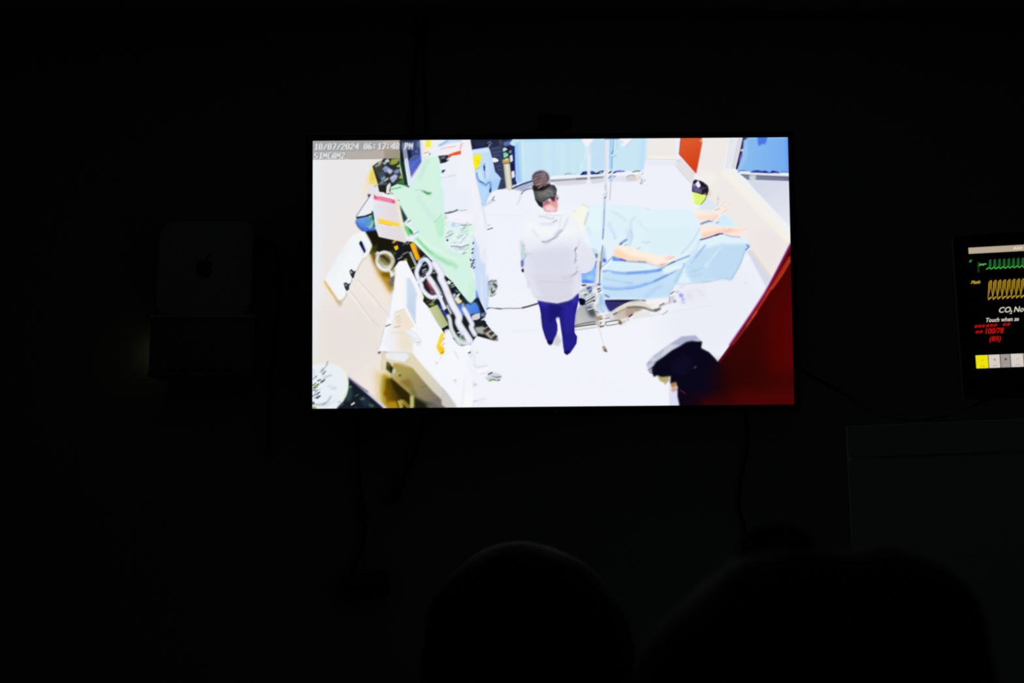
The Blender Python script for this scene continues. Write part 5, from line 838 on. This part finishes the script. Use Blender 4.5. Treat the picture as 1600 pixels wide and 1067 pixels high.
bm = bmesh.new(); add_box(bm, -.054, .056, -.02, .010, -.031, .026, .008, 3); me = mesh_from(bm, 'brick'); me.transform(Matrix.Rotation(R(-8), 4, 'Y')); obj('brick', me, BLACK, pa)

# ---------------------------------------------------------------- cabinet
YAW = R(-12); EX = Vector((math.cos(YAW), math.sin(YAW), 0)); EY = Vector((-math.sin(YAW), math.cos(YAW), 0))
YAWC = R(-16); c0 = at(1322, 666, 2.40); CW_, CD_, CH = .84, .46, c0.z
cb = empty('cabinet', (c0.x, c0.y, 0), (0, 0, YAWC)); tag(cb, 'tall pale cabinet standing under the vital signs monitor', 'cabinet')
box('carcass', (0, CW_, .006, CD_, .06, CH-.02), CABM, cb, .0006)
box('plinth', (.02, CW_-.02, .04, CD_-.02, 0, .062), BLACK, cb)
box('top_panel', (0, CW_, .0061, CD_, CH-.02, CH), CABM, cb, .0008)
box('fascia', (0, CW_, 0, .006, CH-.053, CH), CABM, cb, .0006)
for i in range(2):
    x0 = i*(CW_/2+.002); d = box('door', (x0, x0+CW_/2-.004, 0, .006, .07, CH-.058), CABM, cb, .0006)
    xh = x0+(CW_/2-.05 if i == 0 else .04)
    bm = bmesh.new(); add_tube(bm, spline([Vector((xh, .002, .80)), Vector((xh, -.028, .81)), Vector((xh, -.028, .92)), Vector((xh, .002, .93))], 5), .005, 8); obj('handle', mesh_from(bm, 'handle', True), ALU, d)

# ---------------------------------------------------------------- vital signs monitor
m0 = at(1513, 386.8, 2.45)
vm = empty('vital_signs_monitor', m0, (0, 0, YAW)); tag(vm, 'black vital signs monitor with green and yellow waveforms, on top of the pale cabinet', 'monitor')
SW, SH = .305, .229
def mon(px, py):
    d = ray(px, py); n = EY; t = (m0-CAM).dot(n)/d.dot(n); q = CAM+d*t-m0
    return q.dot(EX), q.z
hs = bmesh.new(); add_box(hs, -.028, SW+.028, .004, .09, -SH-.045, .026, .006, 2)
for v in hs.verts:                                   # the casing narrows towards its back
    k = max(0, v.co.y-.008)/.082; v.co.x += (SW/2-v.co.x)*.26*k; v.co.z += (-SH/2-v.co.z)*.2*k
obj('housing', mesh_from(hs, 'housing'), BLACK, vm)
frame_ = bmesh.new()
for b in ((-.026, -.003, -.001, .006, -SH-.042, .023), (SW+.003, SW+.026, -.004, .008, -SH-.042, .023), (-.003, SW+.003, -.004, .008, .003, .023), (-.003, SW+.003, -.004, .008, -SH-.042, -SH-.003)): add_box(frame_, *b, .002)
obj('bezel', mesh_from(frame_, 'bezel'), BLACK, vm)
zb = CH-m0.z
ft = bmesh.new(); add_box(ft, .11, SW-.11, .03, .075, zb+.014, -SH-.040, .004); add_box(ft, .05, SW-.05, .02, .14, zb, zb+.016, .004); obj('foot', mesh_from(ft, 'foot'), BLACK, vm)
ms = box('screen', (-.003, SW+.003, 0, .006, -SH-.003, .003), mat('dark_screen', (.003, .003, .004), .2), vm)
def flat(name, polys, m, dy=.0, label=None):
    bm = bmesh.new()
    for q in polys: bm.faces.new([bm.verts.new((x, -.0006-dy, z)) for x, z in q])
    o = obj(name, mesh_from(bm, name), m, ms)
    for p in o.data.polygons:
        if p.normal.y > 0: p.flip()
    if label: o['label'] = label
    return o
def ribbon(pts_, w):
    out = []
    for (x0, z0), (x1, z1) in zip(pts_[:-1], pts_[1:]):
        d = math.hypot(x1-x0, z1-z0) or 1e-6; nx, nz = -(z1-z0)/d*w/2, (x1-x0)/d*w/2
        out.append([(x0+nx, z0+nz), (x1+nx, z1+nz), (x1-nx, z1-nz), (x0-nx, z0-nz)])
    return out
def zx(x, y): return mon(1500+x/4.85, 370+y/4.85)          # places on the display
def rect(x0, y0, x1, y1, dy=0): return [zx(x0, y0), zx(x1, y0+dy), zx(x1, y1+dy), zx(x0, y1)]
def bar(za, zb_, x0=0.0, x1=SW): return [(x0, za), (x1, za), (x1, zb_), (x0, zb_)]
flat('status_bar', [bar(-.0005, -.0118)], glow('bar_beige', (184, 168, 146), 1), label='beige status bar')
def text(body, px, py, h, m, shear=.25, sx=1.0, name='lettering', label=None):
    cu = bpy.data.curves.new(name, 'FONT'); cu.body = body; cu.size = h; cu.shear = shear; cu.fill_mode = 'BOTH'; cu.resolution_u = 3; cu.offset = h*.012
    t = bpy.data.objects.new('tmp', cu); COL.objects.link(t); bpy.context.view_layer.update()
    me = bpy.data.meshes.new_from_object(t); bpy.data.objects.remove(t, do_unlink=True)
    x, z = zx(px, py); me.transform(Matrix.Translation((x, -.0012, z)) @ Matrix.Rotation(R(90), 4, 'X') @ Matrix.Diagonal((sx, 1, 1, 1)))
    me.name = name; me.materials.clear()
    o = obj(name, me, m, ms)
    if label: o['label'] = label
    return o
GR = glow('trace_green', (62, 190, 62), 1); GRD = glow('trace_green_dim', (28, 96, 40), 1); YE = glow('trace_yellow', (214, 182, 40), 1); YED = glow('trace_yellow_dim', (132, 104, 20), 1); YEM = glow('trace_yellow_mid', (176, 142, 40), 1)
WH = glow('text_white', (222, 214, 200), 1); RED = glow('text_red', (214, 20, 14), 1); REDD = glow('text_red_dim', (170, 14, 10), 1)
text('Adult', 400, 96, .0062, glow('text_pale', (244, 240, 232), 1), .4, 1.1, label='pale lettering on the status bar')
text('II', 66, 194, .0062, GR, .4, 1.3, label='green lead mark')
flat('scale_mark', [rect(132, 190, 148, 270)], glow('trace_green_faint', (18, 52, 26), 1))
flat('scale_text', ribbon([zx(140, 222), zx(160, 210), zx(200, 206)], .0022)+ribbon([zx(146, 204), zx(180, 216)], .0016), GR)
NB = 29
cyc = []; base = []
for i in range(NB):
    x = 216+35.4*i; s = -.055*(x-216)
    cyc.append([zx(x, 238+s), zx(x+4, 176+s), zx(x+20, 170+s), zx(x+24, 225+s)])
    base += [zx(x-18, 248+s), zx(x+6, 232+s), zx(x+16, 242+s)]
cyc = [q for q in cyc if q[2][0] < SW-.004]; base = [q for q in base if q[0] < SW-.003]
for q in cyc: flat('wave_peak', [q], GRD)
flat('green_waveform', ribbon(base, .0016), GR, .0004, 'green heart trace')
pl = []
for i in range(NB):
    x = 212+35.4*i; s = -.06*(x-212)
    q = [zx(x, 468+s), zx(x+6, 350+s), zx(x+16, 334+s), zx(x+28, 332+s), zx(x+30, 352+s), zx(x+24, 380+s), zx(x+33, 440+s), zx(x+34, 468+s)]
    if q[3][0] > SW-.004: break
    flat('wave_peak', [[q[0], q[1], q[2], q[3], q[4], q[5]]], YED)
    pl += [q[0], q[1], q[2], q[3], q[5], q[6]]
flat('yellow_waveform', ribbon(pl, .0009), YEM, .0004, 'yellow pulse trace')
flat('wave_foot', [[zx(212+35.4*i, 470-2.1*i), zx(236+35.4*i, 452-2.1*i), zx(240+35.4*i, 462-2.1*i), zx(214+35.4*i, 482-2.1*i)] for i in range(NB) if zx(240+35.4*i, 400)[0] < SW-.004], YEM, .0006)
text('Pleth', 80, 358, .0084, YE, .4, .95, label='yellow lettering')
text('CO', 288, 576, .0140, WH, .3, .98); text('2', 374, 584, .0086, WH, .3); text('No', 404, 571, .0140, WH, .3, .92)
text('Touch when se', 192, 648, .0106, WH, .3, .85, label='white lettering')
for x0, x1, y in ((108, 190, 680), (196, 282, 674), (322, 382, 666), (116, 172, 722)):
    n = max(2, int((x1-x0)/22)); ps = []
    for i in range(n):
        xa = x0+(x1-x0)*i/n; xb = xa+(x1-x0)/n*.86; ya = y-.05*(xa-x0)
        ps.append([zx(xa, ya+10), zx(xa+7, ya-10), zx(xb+5, ya-12), zx(xb-2, ya+8)])
    flat('small_red_text', ps, REDD, 0)
text('100/78', 182, 736, .0138, RED, .3, .84, label='red pressure reading'); text('(85)', 218, 792, .0122, RED, .3, 1.0, label='red mean pressure in brackets')
xs = (120, 218, 308, 386, 486, 570, 660, 750, 840, 930, 1020, 1110, 1200, 1290, 1380)
cols = ((238, 226, 12), (214, 206, 198), (160, 152, 146), (214, 206, 196))
zt, zbm = zx(120, 899)[1], zx(120, 998)[1]
for i in range(len(xs)-1):
    x0, x1 = zx(xs[i], 940)[0], zx(xs[i+1], 940)[0]
    if x1 > SW-.002: break
    c = cols[i] if i < 4 else cols[1+(i % 2)*2]
    flat('button', [[(x0, zt), (x1-.0012, zt), (x1-.0012, zbm), (x0, zbm)]], glow('button_%d_%d_%d' % c, c, 1), label='yellow touch button' if i == 0 else None)
    if i < 4:
        xm = (x0+x1)/2; zm = zt+(zbm-zt)*.38; r = .0022
        ic = [[(xm+r*math.cos(t*.785), zm+r*math.sin(t*.785)) for t in range(8)]] if i in (1, 2) else [[(xm-r, zm-r*.4), (xm+r, zm+r*.9), (xm+r*.8, zm+r*.2)], [(xm-r, zm-r*.9), (xm+r, zm-r*.1), (xm+r*.5, zm-r*.7)]]
        dk = tuple(int(v*(.55 if i == 2 else .78)) for v in c)
        flat('button_icon', ic+([[(xm-.004, zbm+.0042), (xm+.004, zbm+.0046), (xm+.004, zbm+.0034), (xm-.004, zbm+.003)]] if i != 2 else []), glow('icon_%d' % i, dk, 1), .0004)

# ---------------------------------------------------------------- seated viewers seen from behind
def blob(name, outline, c, depth, m, parent, org, bump, seed):
    """a rounded head of hair: outline (x, z metres about c) swelling to the given depth"""
    rnd = random.Random(seed); n = 72
    ang = [math.atan2(z-c[1], x-c[0]) for x, z in outline]; rad = [math.hypot(x-c[0], z-c[1]) for x, z in outline]
    idx = sorted(range(len(ang)), key=lambda i: ang[i]); A = [ang[i] for i in idx]; B = [rad[i] for i in idx]
    A = [A[-1]-2*math.pi]+A+[A[0]+2*math.pi]; B = [B[-1]]+B+[B[0]]
    rr = np.interp(np.linspace(-math.pi, math.pi, n, endpoint=False), A, B)
    rr = (np.roll(rr, 1)+2*rr+np.roll(rr, -1))/4
    bm = bmesh.new(); rings = []; M = 16
    for j in range(1, M):
        f = -math.pi/2+math.pi*j/M
        ring = []
        for i in range(n):
            t = -math.pi+2*math.pi*i/n; r = rr[i]*math.cos(f)**.72*(1+bump*math.sin(9*t+3*f)*math.sin(5*f+2*t))
            ring.append(bm.verts.new((c[0]+r*math.cos(t)-org.x, depth*math.sin(f), c[1]+r*math.sin(t)-org.z)))
        rings.append(ring)
    for a, b in zip(rings[:-1], rings[1:]):
        for k in range(n): bm.faces.new((a[k], a[(k+1) % n], b[(k+1) % n], b[k]))
    for ring, y in ((rings[0], -depth), (rings[-1], depth)):
        v = bm.verts.new((c[0]-org.x, y, c[1]-org.z))
        for k in range(n): bm.faces.new((ring[k], ring[(k+1) % n], v))
    return obj(name, mesh_from(bm, name, True), m, parent)
def chair(x, y, label):
    t = empty('chair', (x, y, 0)); tag(t, label, 'chair', 'chairs of the seated viewers')
    box('seat', (-.23, .23, -.22, .22, .385, .43), CLOTHT, t, .015); box('backrest', (-.22, .22, -.27, -.235, .58, .86), CLOTHT, t, .012)
    for sx in (-1, 1):
        for sy in (-1, 1):
            bm = bmesh.new(); add_tube(bm, [Vector((sx*.19, sy*.18, .415)), Vector((sx*.21, sy*.21, 0))], .012); obj('leg', mesh_from(bm, 'leg', True), GREYP, t)
        bm = bmesh.new(); add_tube(bm, spline([Vector((sx*.19, -.2, .43)), Vector((sx*.2, -.245, .55)), Vector((sx*.2, -.25, .80))], 4), .011); obj('back_post', mesh_from(bm, 'back_post', True), GREYP, t)
def person(x, y, top, label, hair_px, hair_c, depth, bump, seed, Y):
    t = empty('person', (x, y, 0)); tag(t, label, 'person')
    hz = top-.235                                        # chin height
    J = {}
    V = [((0, 0, .52), .135), ((0, -.01, .66), .125), ((0, -.005, .80), .135), ((0, 0, hz-.15), .12), ((0, .005, hz-.07), .062), ((0, .012, hz-.01), .056), ((0, .02, hz+.07), .078), ((0, .012, hz+.15), .082),
         ((.13, 0, hz-.17), .07), ((.20, .0, hz-.20), .055), ((.235, .05, hz-.44), .043), ((.17, .26, hz-.52), .034), ((.15, .34, hz-.54), .026),
         ((-.13, 0, hz-.17), .07), ((-.20, .0, hz-.20), .055), ((-.235, .05, hz-.44), .043), ((-.17, .26, hz-.52), .034), ((-.15, .34, hz-.54), .026),
         ((.10, .05, .52), .085), ((.12, .42, .51), .062), ((.12, .42, .28), .052), ((.12, .41, .08), .038), ((.12, .52, .035), .034),
         ((-.10, .05, .52), .085), ((-.12, .42, .51), .062), ((-.12, .42, .28), .052), ((-.12, .41, .08), .038), ((-.12, .52, .035), .034),
         ((0, .105, hz+.055), .016)]
    Ed = [(0, 1), (1, 2), (2, 3), (3, 4), (4, 5), (5, 6), (6, 7), (3, 8), (8, 9), (9, 10), (10, 11), (11, 12), (3, 13), (13, 14), (14, 15), (15, 16), (16, 17), (0, 18), (18, 19), (19, 20), (20, 21), (21, 22), (0, 23), (23, 24), (24, 25), (25, 26), (26, 27), (6, 28)]
    me = bpy.data.meshes.new('body'); me.from_pydata([v for v, _ in V], Ed, [])
    o = bpy.data.objects.new('body', me); COL.objects.link(o)
    sk = o.modifiers.new('skin', 'SKIN'); sk.use_smooth_shade = True
    for i, (_, r) in enumerate(V): me.skin_vertices[0].data[i].radius = (r, r)
    me.skin_vertices[0].data[0].use_root = True
    o.modifiers.new('sub', 'SUBSURF').levels = 2
    bpy.context.view_layer.update()
    nm = bpy.data.meshes.new_from_object(o.evaluated_get(bpy.context.evaluated_depsgraph_get())); bpy.data.objects.remove(o, do_unlink=True)
    nm.materials.clear()
    for m in (SKIN, CLOTHD, CLOTHT): nm.materials.append(m)
    for p in nm.polygons:
        c = p.center; p.use_smooth = True
        p.material_index = 0 if c.z > hz-.075 or (c.y > .27 and c.z > .6) else (1 if c.z > .58 and c.z > .56+.4*max(c.y, 0) else 2)
    body = bpy.data.objects.new('body', nm); COL.objects.link(body); body.parent = t
    out = []
    for px, py in hair_px:
        q = at(px, py, Y); out.append((q.x, q.z))
    q = at(hair_c[0], hair_c[1], Y)
    h = blob('hair', out, (q.x, q.z), depth, HAIR, t, Vector((x, 0, 0)), bump, seed)
    return t, h
Y1 = 1.70
pA = at(824, 846, Y1)
person(pA.x, Y1, pA.z-.014, 'person with smooth rounded dark hair, seen from behind below the television', [(812, 846), (770, 853), (735, 872), (694, 906), (675, 940), (664, 1000), (658, 1067), (662, 1130), (690, 1210), (740, 1265), (824, 1290), (910, 1265), (960, 1210), (982, 1130), (985, 1067), (987, 990), (959, 931), (935, 903), (912, 878), (870, 857), (840, 849)], (824, 1040), .128, .012, 2, Y1)
chair(pA.x, Y1, 'chair under the viewer with smooth rounded hair')
Y2 = .76
pB = at(1290, 850, Y2)
tB, hB = person(pB.x, Y2, pB.z-.014, 'person with bulky dark pinned-up hair, seen from behind at the bottom right', [(985, 1067), (1000, 1016), (1067, 945), (1112, 896), (1150, 870), (1180, 858), (1225, 854), (1270, 858), (1319, 861), (1345, 853), (1367, 853), (1397, 866), (1450, 881), (1484, 911), (1506, 937), (1521, 967), (1525, 1012), (1532, 1067), (1525, 1160), (1480, 1260), (1390, 1330), (1270, 1350), (1140, 1330), (1040, 1250), (990, 1150)], (1270, 1080), .10, .014, 5, Y2)
chair(pB.x, Y2, 'chair under the viewer with bulky pinned-up hair')
bn = bmesh.new(); g = Vector((pB.x, Y2, 0))
for ring in ([(1160, 872), (1172, 846), (1196, 834), (1225, 831), (1250, 842), (1262, 862), (1240, 872), (1212, 868)], [(1170, 880), (1182, 862), (1215, 858), (1248, 866), (1255, 882), (1220, 890), (1190, 892)]):
    pp = [at(px, py, Y2+.01*math.sin(i))-g for i, (px, py) in enumerate(ring)]; pp.append(pp[0]); add_tube(bn, spline(pp, 5), .0042, 8)
b_ = obj('hair_bun', mesh_from(bn, 'hair_bun', True), HAIR, tB)
